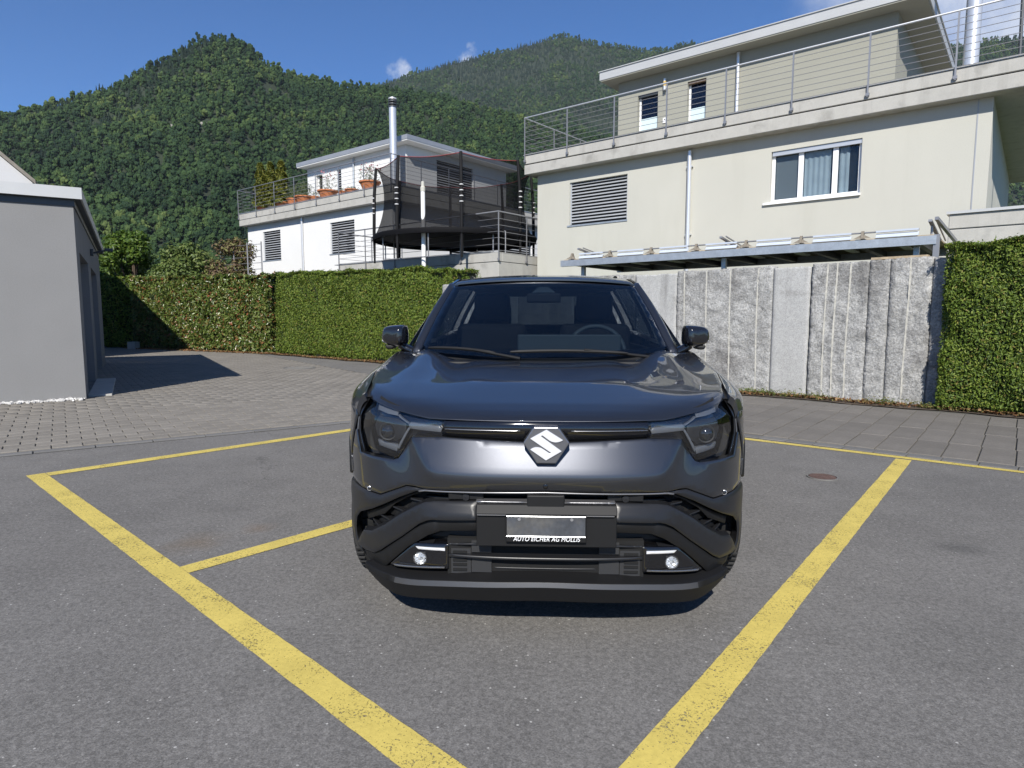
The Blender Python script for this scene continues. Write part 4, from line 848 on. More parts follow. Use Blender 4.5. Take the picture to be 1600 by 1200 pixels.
# ------------------------------------------------------------------ hedges
MAT['thuja'] = leaf_mat('thuja_spray', [(0, (.035, .066, .008)), (.3, (.080, .130, .014)), (.65, (.130, .190, .022)), (.93, (.19, .235, .034)), (1, (.22, .17, .05))], .6, .22)
MAT['photinia'] = leaf_mat('laurel_leaf', [(0, (.03, .05, .011)), (.3, (.075, .115, .022)), (.6, (.125, .17, .038)), (.83, (.17, .19, .06)), (.92, (.17, .10, .035)), (1, (.24, .07, .035))], .28, .18)
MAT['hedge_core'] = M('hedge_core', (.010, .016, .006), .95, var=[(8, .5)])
MAT['bark'] = M('bark', (.07, .05, .035), .95, var=[(20, .3)], bump=(30, .7, .01))
def hedge(name, label, A, B, depth, hA, hB, dens, size, aspect, jit, mat, taper=.10, lump=.075, seed=1, up=0., red_top=None, group=None):
    """clipped hedge from A to B (front foot line); leaves on front, top and ends over a dark core"""
    A = Vector((*A, 0)); B = Vector((*B, 0)); d = (B-A); L = d.length; d /= L; nrm = Vector((d.y, -d.x, 0))
    if nrm.y > 0: nrm = -nrm
    e = empty(name, A); tag(e, label, 'hedge', group)
    r = np.random.default_rng(seed)
    def lumps(s, z): return lump*(np.sin(s*3.1+seed)+np.sin(s*5.7+z*4.3)+np.sin(z*6.1+s*1.7+2*seed) + .8*np.sin(s*11+z*9))/2.5
    H = lambda s: hA + (hB-hA)*s/L + .035*np.sin(s*2.3+seed) + .02*np.sin(s*7+1)
    pts = []; nms = []
    n_ = int(L*max(hA, hB)*dens)
    s = r.uniform(0, L, n_); t = r.uniform(0, 1, n_); z = t*H(s); off = lumps(s, z) - np.abs(r.normal(0, .04, n_)) - taper*(t-.4)*.6 - np.where(t > .94, (t-.94)*1.6, 0) - np.where(t < .05, (.05-t)*3, 0)
    edge = np.minimum(s, L-s); off -= np.where(edge < .12, (.12-edge)*.8, 0)
    pts.append(np.outer(s, d) + np.outer(off, nrm) + np.outer(z, [0, 0, 1])); nms.append(np.tile([*nrm[:2], .35], (n_, 1)))
    n2 = int(L*depth*dens*.9); s = r.uniform(0, L, n2); q = r.uniform(0, depth, n2); z = H(s) + lumps(s, q)*.6 - np.abs(r.normal(0, .035, n2)) + np.where(r.random(n2) < .05, r.uniform(0, .07, n2), 0)
    pts.append(np.outer(s, d) - np.outer(q, nrm) + np.outer(z, [0, 0, 1])); nms.append(np.tile([0, -.2, 1.], (n2, 1)))
    for ss, sg in ((0, -1), (L, 1)):
        n3 = int(depth*max(hA, hB)*dens); q = r.uniform(0, depth, n3); t = r.uniform(0, 1, n3); z = t*H(np.full(n3, ss)); o_ = lumps(q, z) - np.abs(r.normal(0, .035, n3)) - .1*t
        pts.append(np.outer(ss + sg*o_, d) - np.outer(q, nrm) + np.outer(z, [0, 0, 1])); nms.append(np.tile([d.x*sg, d.y*sg, .3], (n3, 1)))
    n4 = int(L*hA*dens*.25); s = r.uniform(0, L, n4); z = r.uniform(0, 1, n4)*H(s); pts.append(np.outer(s, d) - np.outer(depth + r.normal(0, .03, n4), nrm) + np.outer(z, [0, 0, 1])); nms.append(np.tile([-nrm.x, -nrm.y, .2], (n4, 1)))
    P = np.concatenate(pts); N = np.concatenate(nms)
    o = cards(P, N, size, aspect, jit, 'foliage', mat, e, up=up); tag(o, kind='stuff')
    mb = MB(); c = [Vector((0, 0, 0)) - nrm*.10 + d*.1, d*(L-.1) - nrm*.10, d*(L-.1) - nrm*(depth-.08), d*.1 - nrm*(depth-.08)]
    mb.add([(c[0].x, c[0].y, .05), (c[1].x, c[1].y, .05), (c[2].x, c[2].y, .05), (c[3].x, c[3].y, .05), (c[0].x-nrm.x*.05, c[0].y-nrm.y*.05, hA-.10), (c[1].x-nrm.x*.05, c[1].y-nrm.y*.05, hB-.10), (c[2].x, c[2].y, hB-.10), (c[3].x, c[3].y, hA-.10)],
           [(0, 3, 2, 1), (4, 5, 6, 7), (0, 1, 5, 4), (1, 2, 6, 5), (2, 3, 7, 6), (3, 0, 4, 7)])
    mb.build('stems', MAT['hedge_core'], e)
    return e
hedge('thuja_hedge', 'straight clipped green thuja hedge left of the car, below the white house', s2(-21.75, 10.95), s2(-12.35, 10.98), 1.0, 2.86, 2.56, 2300, .064, .45, .75, MAT['thuja'], seed=3, up=1.0)
hedge('thuja_hedge', 'tall clipped green thuja hedge at the right end of the granite wall', s2(-1.74, 10.42), s2(4.6, 10.36), 1.1, 2.31, 2.27, 5200, .046, .42, .75, MAT['thuja'], lump=.06, seed=5, up=1.1)
hedge('laurel_hedge', 'glossy laurel hedge with reddish young leaves left of the thuja hedge', (-17.5, 26.3), (-9.95, 22.62), 1.2, 2.95, 2.82, 620, .15, .42, .7, MAT['photinia'], lump=.07, seed=7)
hedge('dark_hedge', 'dark shaded hedge beside the garage at the far end of the drive', (-22.5, 27.4), (-17.4, 26.75), 1.2, 3.1, 3.05, 500, .12, .5, .7, MAT['thuja'], seed=9)
# litter along the laurel hedge
n_ = 2200; t = RNG.uniform(0, 1, n_); P = np.stack([-17.5+7.9*t, 26.3-3.9*t, np.full(n_, .03)], 1) + np.stack([RNG.normal(-.12, .10, n_), RNG.normal(-.22, .13, n_), RNG.uniform(0, .02, n_)], 1)
o = cards(P, np.tile([0, 0, 1.], (n_, 1)), .08, .6, .4, 'leaf_litter', MAT['dry_leaf']); tag(o, 'brown fallen leaves under the laurel hedge by the drive', kind='stuff')
MB().box(-.16, .16, -.16, .16, 0, .3).build('x', MAT['concrete'], None).name = 'concrete_block'
o = bpy.data.objects['concrete_block']; o.location = (-17.0, 25.55, 0.01); tag(o, 'small pale concrete block on the ground by the dark hedge', 'block')

# ------------------------------------------------------------------ leafy trees and shrubs
def foliage_tree(name, label, loc, height, rad, mat, n, size, cat, trunk=True, seed=1, squash=1.0, z0=.25, clumps=26, aspect=.55):
    r = np.random.default_rng(seed); e = empty(name, loc); tag(e, label, cat)
    C = []; 
    for k in range(clumps):
        a = r.uniform(0, 2*pi); q = rad*sqrt(r.uniform(0, .75)); zz = height*(z0 + (1-z0)*r.uniform(.1, .92)); q *= (1 - .75*max(0, zz/height-.55)/.45)
        C.append((q*cos(a), q*sin(a)*squash, zz, rad*r.uniform(.20, .36)))
    P = []; N = []
    for c in C:
        m_ = int(n/clumps); v = r.normal(0, 1, (m_, 3)); v /= np.linalg.norm(v, axis=1)[:, None]; rr = c[3]*r.uniform(.55, 1.05, m_)[:, None]
        P.append(np.array(c[:3]) + v*rr*np.array([1, 1, .8])); N.append(v + np.array([0, 0, .5]))
    o = cards(np.concatenate(P), np.concatenate(N), size, aspect, .5, 'crown', mat, e)
    tag(o, kind='stuff')
    tk = MB(); tk.tube([(0, 0, -.1), (.03, .02, height*.3), (0, .03, height*.62), (.02, 0, height*.9)], [rad*.06, rad*.05, rad*.035, .01], 7)
    for k in range(6):
        c = C[k]; tk.tube([(0, 0, height*.25), (c[0]*.5, c[1]*.5, (height*.3+c[2])/2), c[:3]], [rad*.03, rad*.02, .008], 5)
    tk.build('trunk' if trunk else 'stems', MAT['bark'], e)
    return e
MAT['fresh'] = leaf_mat('fresh_leaf', [(0, (.03, .065, .008)), (.5, (.07, .13, .014)), (1, (.13, .19, .025))], .5, .3)
MAT['pale_leaf'] = leaf_mat('pale_leaf', [(0, (.05, .085, .02)), (.5, (.11, .16, .04)), (1, (.19, .23, .07))], .5, .3)
MAT['vine'] = leaf_mat('dry_vine', [(0, (.07, .045, .03)), (.4, (.14, .09, .05)), (.7, (.12, .13, .035)), (1, (.20, .19, .07))], .7, .2)
foliage_tree('tree', 'bright green leafy tree rising behind the dark hedge', (-19.3, 29.3, 0), 5.35, 2.1, MAT['fresh'], 9000, .16, 'tree', seed=4)
foliage_tree('shrub', 'pale green spreading shrub growing over the laurel hedge', (-16.4, 28.6, 0), 4.55, 2.0, MAT['pale_leaf'], 6000, .17, 'shrub', False, seed=5, squash=.5, z0=.55)
foliage_tree('climbing_vine', 'brown half dry vine on wires beside the white house', (-13.9, 28.0, 0), 4.75, 1.7, MAT['vine'], 4200, .14, 'vine', False, seed=6, squash=.35, z0=.55)
foliage_tree('tree', 'mid green tree low between the vine and the white house', (-14.2, 36, 0), 7.0, 2.6, MAT['pale_leaf'], 5000, .22, 'tree', seed=8)
foliage_tree('tree', 'dark green tree standing behind the right corner of the cream house', (21.5, 26.0, 2), 6.0, 2.6, MAT['thuja'], 7000, .18, 'tree', seed=12)
te = empty('wire_trellis', (-13.4, 27.6, 0), radians(-27)); tag(te, 'wire trellis with grey posts carrying the dry vine', 'trellis')
pm = MB(); pm.tube([(0, 0, 0), (0, 0, 4.5)], .03, 6); p0 = pm.build('post', MAT['rail'], te)
for k in range(4):
    o = p0 if k == 0 else share(p0); o.location = (-1.2+k*.9, 0, 0)
for k in range(6): MB().tube([(-1.2, 0, 3.1+k*.26), (1.5, 0, 3.1+k*.26)], .012, 5).build('wire', MAT['rail'], te)

# pots along the terrace edge of the white house
def W(x, v, z): c, s_ = cos(radians(-36)), sin(radians(-36)); return (-6.732 + x*c - v*s_, 26.528 + x*s_ + v*c, z)
MAT['conifer_pot'] = leaf_mat('golden_cypress', [(0, (.05, .07, .01)), (.5, (.12, .14, .018)), (1, (.20, .18, .03))], .6, .25)
MAT['grass_leaf'] = leaf_mat('thin_leaf', [(0, (.06, .09, .03)), (.6, (.13, .17, .07)), (1, (.22, .24, .12))], .6, .3)
MAT['flower'] = leaf_mat('pink_flower', [(0, (.5, .12, .14)), (1, (.6, .3, .3))], .6, .3)
MAT['glazed'] = M('pale_glazed_pot', (.50, .45, .40), .4)
def pot(x, v, r, h, label, plant, mat=None, seed=1, ph=.5, n=300):
    e = empty('plant_pot', W(x, v, 6.571)); tag(e, label, 'plant pot', 'potted plants on the terrace edge')
    MB().lathe([(r*.68, 0), (r*.95, h*.82), (r*1.04, h*.83), (r*1.04, h), (r*.92, h), (r*.88, h*.8), (.001, h*.8)], 20).build('pot', mat or MAT['terracotta'], e, smooth=False)
    rr = np.random.default_rng(seed)
    if plant == 'cypress':
        z = rr.uniform(0, 1, n)**1.2; a = rr.uniform(0, 2*pi, n); q = (.40*(1-z)**.6+.03)*(.72+.28*np.sin(z*22+a*3))*rr.uniform(.6, 1.05, n) + .04
        P = np.stack([q*np.cos(a), q*np.sin(a), h*.8 + z*ph], 1); N = np.stack([np.cos(a), np.sin(a), np.full(n, .9)], 1)
        cards(P, N, .16, .5, .45, 'foliage', MAT['conifer_pot'], e, up=1.2); MB().tube([(0, 0, h*.7), (0, 0, h+ph*.8)], .03, 6).build('stem', MAT['bark'], e)
    elif plant == 'grass':
        a = rr.uniform(0, 2*pi, n); q = r*rr.uniform(.1, 1.3, n); z = ph*rr.uniform(.1, 1, n)*(1-.3*q/r)
        P = np.stack([q*np.cos(a), q*np.sin(a), h*.8+z], 1); N = np.stack([np.cos(a)*1.5, np.sin(a)*1.5, np.full(n, .3)], 1)
        cards(P, N, .14, .12, .3, 'foliage', MAT['grass_leaf'], e)
    elif plant == 'flower':
        a = rr.uniform(0, 2*pi, n); q = r*rr.uniform(.0, 1.1, n); z = ph*rr.uniform(.05, .85, n)
        P = np.stack([q*np.cos(a), q*np.sin(a), h*.8+z], 1); cards(P, rr.normal(0, 1, (n, 3)), .09, .25, .3, 'foliage', MAT['grass_leaf'], e)
        k = n//6; a = rr.uniform(0, 2*pi, k); q = r*rr.uniform(.0, 1.2, k); P = np.stack([q*np.cos(a), q*np.sin(a), h*.8 + ph*rr.uniform(.6, 1.1, k)], 1); cards(P, rr.normal(0, 1, (k, 3)), .07, .8, .3, 'flower', MAT['flower'], e)
pot(-9.35, .06, .26, .28, 'terracotta pot with the leftmost and tallest golden cypress', 'cypress', seed=1, ph=2.15, n=3200)
pot(-8.50, .10, .22, .24, 'pale glazed pot with golden cypress, second from the left', 'cypress', MAT['glazed'], seed=2, ph=2.1, n=3000)
pot(-7.50, .06, .32, .26, 'wide terracotta pot with a cypress just left of the gap', 'cypress', seed=3, ph=2.0, n=3000)
pot(-6.45, .0, .30, .30, 'terracotta pot of thin grass right of the cypresses', 'grass', seed=4, ph=.75)
pot(-5.55, .0, .42, .30, 'widest terracotta bowl of grass before the terrace door', 'grass', seed=5, ph=.8, n=360)
pot(-4.80, .05, .22, .22, 'small terracotta bowl beside the widest bowl, nearly bare', 'grass', seed=6, ph=.3, n=60)
pot(-3.72, .0, .44, .34, 'terracotta bowl with a tall stalk below the open terrace window', 'flower', seed=7, ph=.9, n=240)
pot(-2.65, .0, .20, .18, 'small low terracotta pot below the narrow blind window', 'grass', seed=8, ph=.2, n=50)
pot(-2.0, .0, .30, .18, 'shallow empty looking terracotta bowl left of the chimney', 'grass', seed=9, ph=.15, n=60)
pot(-.75, -.02, .44, .34, 'terracotta pot of pink flowers nearest the chimney', 'flower', seed=10, ph=.75, n=420)
# plant seen through the net
e = empty('potted_shrub', W(7.3, 3.8, 2.9)); tag(e, 'yellow green bushy shrub seen through the trampoline net', 'shrub')
rr = np.random.default_rng(3); v = rr.normal(0, 1, (1500, 3)); v /= np.linalg.norm(v, axis=1)[:, None]; P = v*np.array([.85, .85, .55])*rr.uniform(.5, 1, (1500, 1)) + np.array([0, 0, 2.15]); cards(P, v, .17, .5, .4, 'foliage', MAT['conifer_pot'], e)
MB().tube([(0, 0, .4), (0, 0, 2.2)], .05, 7).build('stem', MAT['bark'], e); MB().lathe([(.3, 0), (.42, .5), (.45, .5), (.45, .58), (.38, .58), (.001, .5)], 18).build('pot', MAT['terracotta'], e)
# ------------------------------------------------------------------ the car
car = empty('car', (0, 2.42, 0), radians(.6)); tag(car, 'dark grey metallic compact crossover parked head on across the yellow bay lines', 'car')
# paint
m = MAT['paint'] = M('dark_grey_paint', (.060, .063, .072), .38, metal=.85, coat=1.0, spec=.5)
n, l, b = nodes_of(m)
tc = n.new("ShaderNodeTexCoord"); vo = n.new("ShaderNodeTexVoronoi"); vo.inputs['Scale'].default_value = 900; l.new(tc.outputs['Object'], vo.inputs[0])
bp = n.new("ShaderNodeBump"); bp.inputs['Strength'].default_value = .06; bp.inputs['Distance'].default_value = .001; l.new(vo.outputs['Distance'], bp.inputs['Height']); l.new(bp.outputs[0], b.inputs['Normal'])
MAT['satin'] = M('satin_plastic', (.015, .0155, .0175), .34, spec=.32, bump=(400, .10, .001))
MAT['grain'] = M('black_grained_plastic', (.0075, .0075, .008), .55, spec=.28, bump=(500, .12, .001))
MAT['gloss'] = M('gloss_black', (.006, .006, .007), .06, spec=.5, coat=.6)
MAT['hole'] = M('grille_void', (.003, .003, .003), .9)
MAT['midgrey'] = M('duct_grey', (.026, .0265, .028), .6, spec=.3)
MAT['gloss_shell'] = M('mirror_shell', (.010, .010, .012), .16, metal=.2, coat=1.0)
MAT['lens'] = glass_mat('clear_lens', (.86, .88, .90), 2.0)
MAT['drl'] = M('light_guide', (.115, .121, .132), .3, spec=.5)
MAT['bar_trim'] = M('bar_trim', (.28, .28, .29), .25, metal=.9)
MAT['chrome'] = M('chrome', (.80, .80, .81), .08, metal=1.0)
MAT['silver'] = M('satin_silver', (.75, .75, .76), .28, metal=.35)
MAT['lens_dark'] = M('projector_glass', (.012, .013, .015), .04, spec=.8, coat=.5)
MAT['facet'] = M('lamp_reflector', (.85, .85, .86), .12, metal=1.0)
MAT['rubber'] = M('tyre_rubber', (.018, .018, .018), .85, var=[(30, .15)], bump=(140, .3, .003))
MAT['screen'] = glass_mat('windscreen_glass', (.31, .36, .40), 1.75)
MAT['tinted'] = glass_mat('tinted_glass', (.13, .15, .16), 1.55)
MAT['cabin'] = M('cabin_black', (.012, .012, .013), .7)
MAT['seat'] = M('seat_fabric', (.012, .012, .013), .85, var=[(30, .2)])
MAT['dash'] = M('dash_grey', (.085, .105, .112), .6)
MAT['white'] = M('white_print', (.85, .85, .85), .5)

# body plan: superellipse nose, straight flank, rounded tail; s runs along the outline from the nose
BW, NL, NN, CL = .942, .72, 2.8, 4.275
_t = np.linspace(0, pi/2, 500); fx = BW*np.sin(_t)**(2/NN); fy = NL*(1-np.cos(_t))
ys_ = np.linspace(NL, 3.72, 120)[1:]; sx_ = BW - .02*((ys_-2.1)/1.6)**2*0
_u = np.linspace(0, pi/2, 200)[1:]; rx = BW*np.cos(_u)**(2/3.2); ry = 3.72 + (CL-3.72)*np.sin(_u)
PXY = np.concatenate([np.stack([fx, fy], 1), np.stack([np.full(len(ys_), BW), ys_], 1), np.stack([rx, ry], 1)])
SS = np.concatenate([[0], np.cumsum(np.linalg.norm(np.diff(PXY, axis=0), axis=1))])
TN = np.gradient(PXY, SS + np.arange(len(SS))*1e-9, axis=0); TN /= np.linalg.norm(TN, axis=1)[:, None]; NRM = np.stack([-TN[:, 1], TN[:, 0]], 1)   # inward
S_NOSE = SS[499]; S_TAIL = SS[-1]
def s_of_x(x): return float(np.interp(min(abs(x), BW*.9995), fx, SS[:500]))
def s_of_y(y): return float(np.interp(y, PXY[:, 1], SS))
def zs(y): return float(np.interp(y, [.0, .2, .27, .6, 1.0, 1.35, 1.6, 2.5, 3.5, 4.3], [.90, .935, .950, .985, 1.035, 1.085, 1.10, 1.125, 1.16, 1.17]))
def wrap(s, z, h=0., sg=1):
    """point on the body side/front: s along the plan outline, z height, h depth into the body"""
    a = abs(s); x = float(np.interp(a, SS, PXY[:, 0])); y = float(np.interp(a, SS, PXY[:, 1])); nx = float(np.interp(a, SS, NRM[:, 0])); ny = float(np.interp(a, SS, NRM[:, 1]))
    side = min(1, max(0, (a-.62)/.35)) if a < S_TAIL - .5 else max(0, (S_TAIL-a)/.5)
    ins = side*(.022*max(0, (z-.70)/.35)**1.3 + .03*max(0, (.36-z)/.2)**2)
    d = zs(y)-z; r = .075*min(1, max(.25, (y-.20)/.20))
    if a > .80 and d < r: ins += side*(r - sqrt(max(0, r*r-(r-max(d, 0))**2)))
    x2 = x + nx*(ins+h); y2 = y + ny*(ins+h)
    return ((x2 if s >= 0 else -x2)*sg, y2, z)
def densify(poly, step):
    out = []
    for i in range(len(poly)):
        a = np.array(poly[i]); b_ = np.array(poly[(i+1) % len(poly)]); k = max(1, int(np.ceil(np.linalg.norm(b_-a)/step)))
        for j in range(k): out.append(a + (b_-a)*j/k)
    return np.array(out)
def inside(pts, poly):
    x, y = pts[:, 0], pts[:, 1]; c = np.zeros(len(pts), bool); n_ = len(poly)
    for i in range(n_):
        x1, y1 = poly[i]; x2, y2 = poly[(i+1) % n_]
        cond = ((y1 > y) != (y2 > y)); 
        with np.errstate(divide='ignore', invalid='ignore'): xi = (x2-x1)*(y-y1)/(y2-y1+1e-12)+x1
        c ^= cond & (x < xi)
    return c
def edist(pts, poly):
    d = np.full(len(pts), 9.); 
    for i in range(len(poly)):
        a, b_ = poly[i], poly[(i+1) % len(poly)]; ab = b_-a; t = np.clip(((pts-a)@ab)/(ab@ab+1e-12), 0, 1); d = np.minimum(d, np.linalg.norm(pts-(a+t[:, None]*ab), axis=1))
    return d
def patch(name, poly, fn, mat, parent=None, step=.03, edge=.004, rim=.03, back=None, out=(0, -1, 0), mirror=False, thick=True, parts=None):
    """curved panel: polygon in a 2-D parameter plane carried onto fn(u, v, h); rounded edge, turned-in rim; returns the object(s)"""
    parent = parent or car
    dn = densify(poly, step); area = .5*np.sum(dn[:, 0]*np.roll(dn[:, 1], -1) - np.roll(dn[:, 0], -1)*dn[:, 1])
    if area < 0: dn = dn[::-1]
    n_ = len(dn); tg_ = np.roll(dn, -1, 0) - np.roll(dn, 1, 0); tg_ /= np.linalg.norm(tg_, axis=1)[:, None]+1e-12; inn = np.stack([-tg_[:, 1], tg_[:, 0]], 1)
    ring = dn + inn*edge
    mn, mx_ = dn.min(0), dn.max(0); gx = np.arange(mn[0]+step*.5, mx_[0], step); gy = np.arange(mn[1]+step*.43, mx_[1], step)
    G = np.stack(np.meshgrid(gx, gy), -1).reshape(-1, 2) if len(gx) and len(gy) else np.zeros((0, 2))
    if len(G): G[:, 0] += ((np.arange(len(G))//max(1, len(gx))) % 2)*step*.5 - step*.25
    if len(G): G = G[inside(G, dn)]
    if len(G): G = G[edist(G, dn) > max(edge*2.2, step*.42)]
    ok = inside(ring, dn) & (edist(ring, dn) > edge*.6)
    pts = np.concatenate([dn, ring[ok], G]) if len(G) else np.concatenate([dn, ring[ok]])
    res = delaunay_2d_cdt([Vector(p) for p in pts], [(i, (i+1) % n_) for i in range(n_)], [], 1, 1e-6)
    vo, fo, orig = res[0], res[2], res[3]
    bset = set(); 
    for i, o in enumerate(orig):
        if any(q < n_ for q in o): bset.add(i)
    def make(sg):
        V = [];
        for i, p in enumerate(vo): q = fn(p[0], p[1], edge*.8 if i in bset else 0.); V.append((q[0]*sg, q[1], q[2]))
        F = [tuple(f) if sg > 0 else tuple(f)[::-1] for f in fo]
        bm = bmesh.new(); bv = [bm.verts.new(v) for v in V]
        for f in F:
            try: bm.faces.new([bv[i] for i in f])
            except ValueError: pass
        bm.normal_update(); tot = sum((f.normal*f.calc_area() for f in bm.faces), Vector())
        o_ = Vector(out); o_.x *= sg
        if tot.dot(o_) < 0: bmesh.ops.reverse_faces(bm, faces=bm.faces)
        for f in bm.faces: f.smooth = True
        if rim:
            be = [e for e in bm.edges if len(e.link_faces) == 1]; mp = {}
            bk = Vector(back) if back else None
            nf = []
            for e in be:
                a, b_ = e.verts; f0 = e.link_faces[0]
                lp = [l_ for l_ in e.link_loops][0]; a, b_ = lp.vert, lp.link_loop_next.vert
                nn_ = {}
                for v in (a, b_):
                    if v not in mp:
                        t1 = bm.verts.new(v.co); t2 = bm.verts.new(v.co + (Vector((bk.x*sg, bk.y, bk.z)) if bk else -v.normal)*rim); mp[v] = (t1, t2)
                nf.append((mp[b_][0], mp[a][0], mp[a][1], mp[b_][1]))
            for q in nf:
                try: bm.faces.new(q)
                except ValueError: pass
        me_ = bpy.data.meshes.new(name); bm.to_mesh(me_); bm.free()
        return link(name, me_, mat, parent)
    o1 = make(1)
    return [o1, make(-1)] if mirror else o1
def X(pts):  # list of (x, z) measured on the front -> (s, z)
    return [(s_of_x(x)*(1 if x >= 0 else -1), z) for x, z in pts]
def sym(half):  # close a half outline (starting and ending on the centre line) with its mirror
    return half + [(-x, z) for x, z in half[::-1] if abs(x) > 1e-6]
def face(h0=0., f=None):
    def fn(s, z, h=0.): return wrap(s, z, h0 + h + (f(s, z) if f else 0))
    return fn

# ---- painted nose: a bright raised facet above a crease, darker faces falling away below and beside it
cre = [(0, .662), (.13, .662), (.254, .661), (.362, .665), (.425, .668), (.447, .676), (.470, .70), (.556, .812)]
cre_s = np.array(X(cre))
def crease(s, z):
    """signed distance to the crease and the height of its nearest point"""
    a = abs(s); p = np.array([a, z]); d = 9.; ze = z
    for i in range(len(cre_s)-1):
        A, B = cre_s[i], cre_s[i+1]; ab = B-A; t = np.clip(((p-A)@ab)/(ab@ab), 0, 1); q = A+t*ab; e_ = np.linalg.norm(p-q)
        if e_ < d: d = e_; ze = q[1]
    zc = np.interp(a, cre_s[:, 0], cre_s[:, 1]) if a < cre_s[-1, 0] else 9
    return (1 if z > zc else -1)*d, ze
def soft(d, k=.010): return sqrt(d*d+k*k)-k
def nose(s, z):
    d, ze = crease(s, z)
    if d > 0: return -.022 + .40*soft(max(0, z-.664))
    v = .34*soft(d, .006); k = math.exp(-(d/.16)**2); return (-.022 + .40*soft(max(0, ze-.664)))*k + (.030*(1-math.exp(-v/.030)))*(.35+.65*k) - .006*(1-k)
# lower fascia outline
nose_half = [(0, .800), (.084, .800), (.257, .806), (.415, .810), (.553, .802), (.618, .706), (.642, .698), (.808, .700), (.838, .79), (.850, .79), (.866, .735), (.883, .665), (.888, .560), (.80, .545), (.694, .546), (.568, .606), (.53, .608), (.48, .604), (.331, .609), (0, .616)]
patch('bumper', X(sym(nose_half)), face(0, nose), MAT['paint'], step=.022, edge=.004, rim=.04, back=(0, 1, 0))
# ---- gloss black bar across the nose
bar_half = [(0, .878), (.13, .878), (.413, .873), (.415, .812), (.257, .808), (.084, .802), (0, .802)]
bar = patch('grille_bar', X(sym(bar_half)), face(.035, lambda s, z: .25*(z-.84) if z > .842 else .55*(.842-z)), MAT['gloss'], step=.02, edge=.003, rim=.05, back=(0, 1, 0))
tr_half = [(.10, .8455), (.405, .8455), (.405, .8425), (.10, .8425)]
patch('trim_line', X(tr_half), face(.029), MAT['bar_trim'], bar, step=.02, edge=.001, rim=.01, back=(0, 1, 0), mirror=True)
# ---- hood
def xe(y): p = wrap(s_of_y(y), zs(y)-.004); return min(p[0] - .007, .785 + .17*max(0, y-.36))
def zc(y): return float(np.interp(y, [.04, .055, .08, .12, .2, .3, .5, .8, .95, 1.06, 1.25, 1.4], [.876, .885, .897, .910, .929, .946, .982, 1.024, 1.042, 1.055, 1.075, 1.085]))
def hood(a, t_, h=0.):
    b_ = max(0, t_)**1.7
    aa = min(1, abs(a)); xf = aa*.785
    yf = float(np.interp(xf, fx, fy)) + .048 + .075*aa**5; yr = 1.07 + .30*aa**2.2; y = yf + (yr-yf)*b_; x = aa*(.785 + (xe(max(y, .30))-.785)*min(1, b_*5))
    z = zc(y)*(1-aa**3) + (zs(y)-.004)*aa**3
    fr = float(np.interp(aa, [0, .6, .8, 1], [.880, .8805, .902, .930]))
    z = z - (zc(yf) *(1-aa**3) + (zs(yf)-.004)*aa**3 - fr)*math.exp(-b_/.05)
    g1 = math.exp(-((x-.665)/.085)**2); g2 = math.exp(-((x-.47)/.085)**2); ramp = min(1, max(0, (y-.35)/.75))**1.6
    z += .028*g1*ramp - .016*g2*ramp
    z -= .012*max(0, b_-.75)/.25*max(0, 1-(x/.5)**2)
    # rounded outer edges
    return (x if a >= 0 else -x, y, z - h)
patch('hood', [(-1, 0), (1, 0), (1, 1), (-1, 1)], hood, MAT['paint'], step=.024, edge=.0015, rim=.02, back=(0, .8, -.35), out=(0, -.2, 1))
# fender shoulder: rolls from the hood shut line out to the flank
def shoulder(y, t, h=0.):
    w = wrap(s_of_y(y), zs(y)-.075); P0 = Vector((xe(y)+.006, y, zs(y)-.008)); P2 = Vector(w); P1 = Vector((w[0]-.010, (y+w[1])/2, zs(y)-.018))
    p = P0*(1-t)**2 + P1*2*t*(1-t) + P2*t*t; return (p.x - h*.5, p.y, p.z - h*.7)
patch('fender_top', [(.335, 0), (1.345, 0), (1.345, 1), (.335, 1)], lambda y, t, h=0.: shoulder(y, t, 0.), MAT['paint'], parent=car, step=.05, edge=.004, rim=.03, back=(-.3, .2, -1), out=(.5, 0, 1), mirror=True)
for sg in (1, -1):
    ch_ = MB()
    for k in range(24):
        y = .36 + 1.0*k/23; ch_.v += [(sg*(xe(y)-.03), y, zs(y)-.026), (sg*(xe(y)+.02), y, zs(y)-.026)]
    ch_.f = [(2*k, 2*k+1, 2*k+3, 2*k+2) for k in range(23)]; ch_.build('shut_line', MAT['hole'], car)
# dark gap between hood and nose
patch('hood_gap', X(sym([(0, .888), (.42, .886), (.58, .902), (.70, .925), (.79, .945), (.79, .925), (.70, .907), (.58, .888), (.42, .870), (0, .872)])), face(.075), MAT['hole'], step=.04, rim=0)
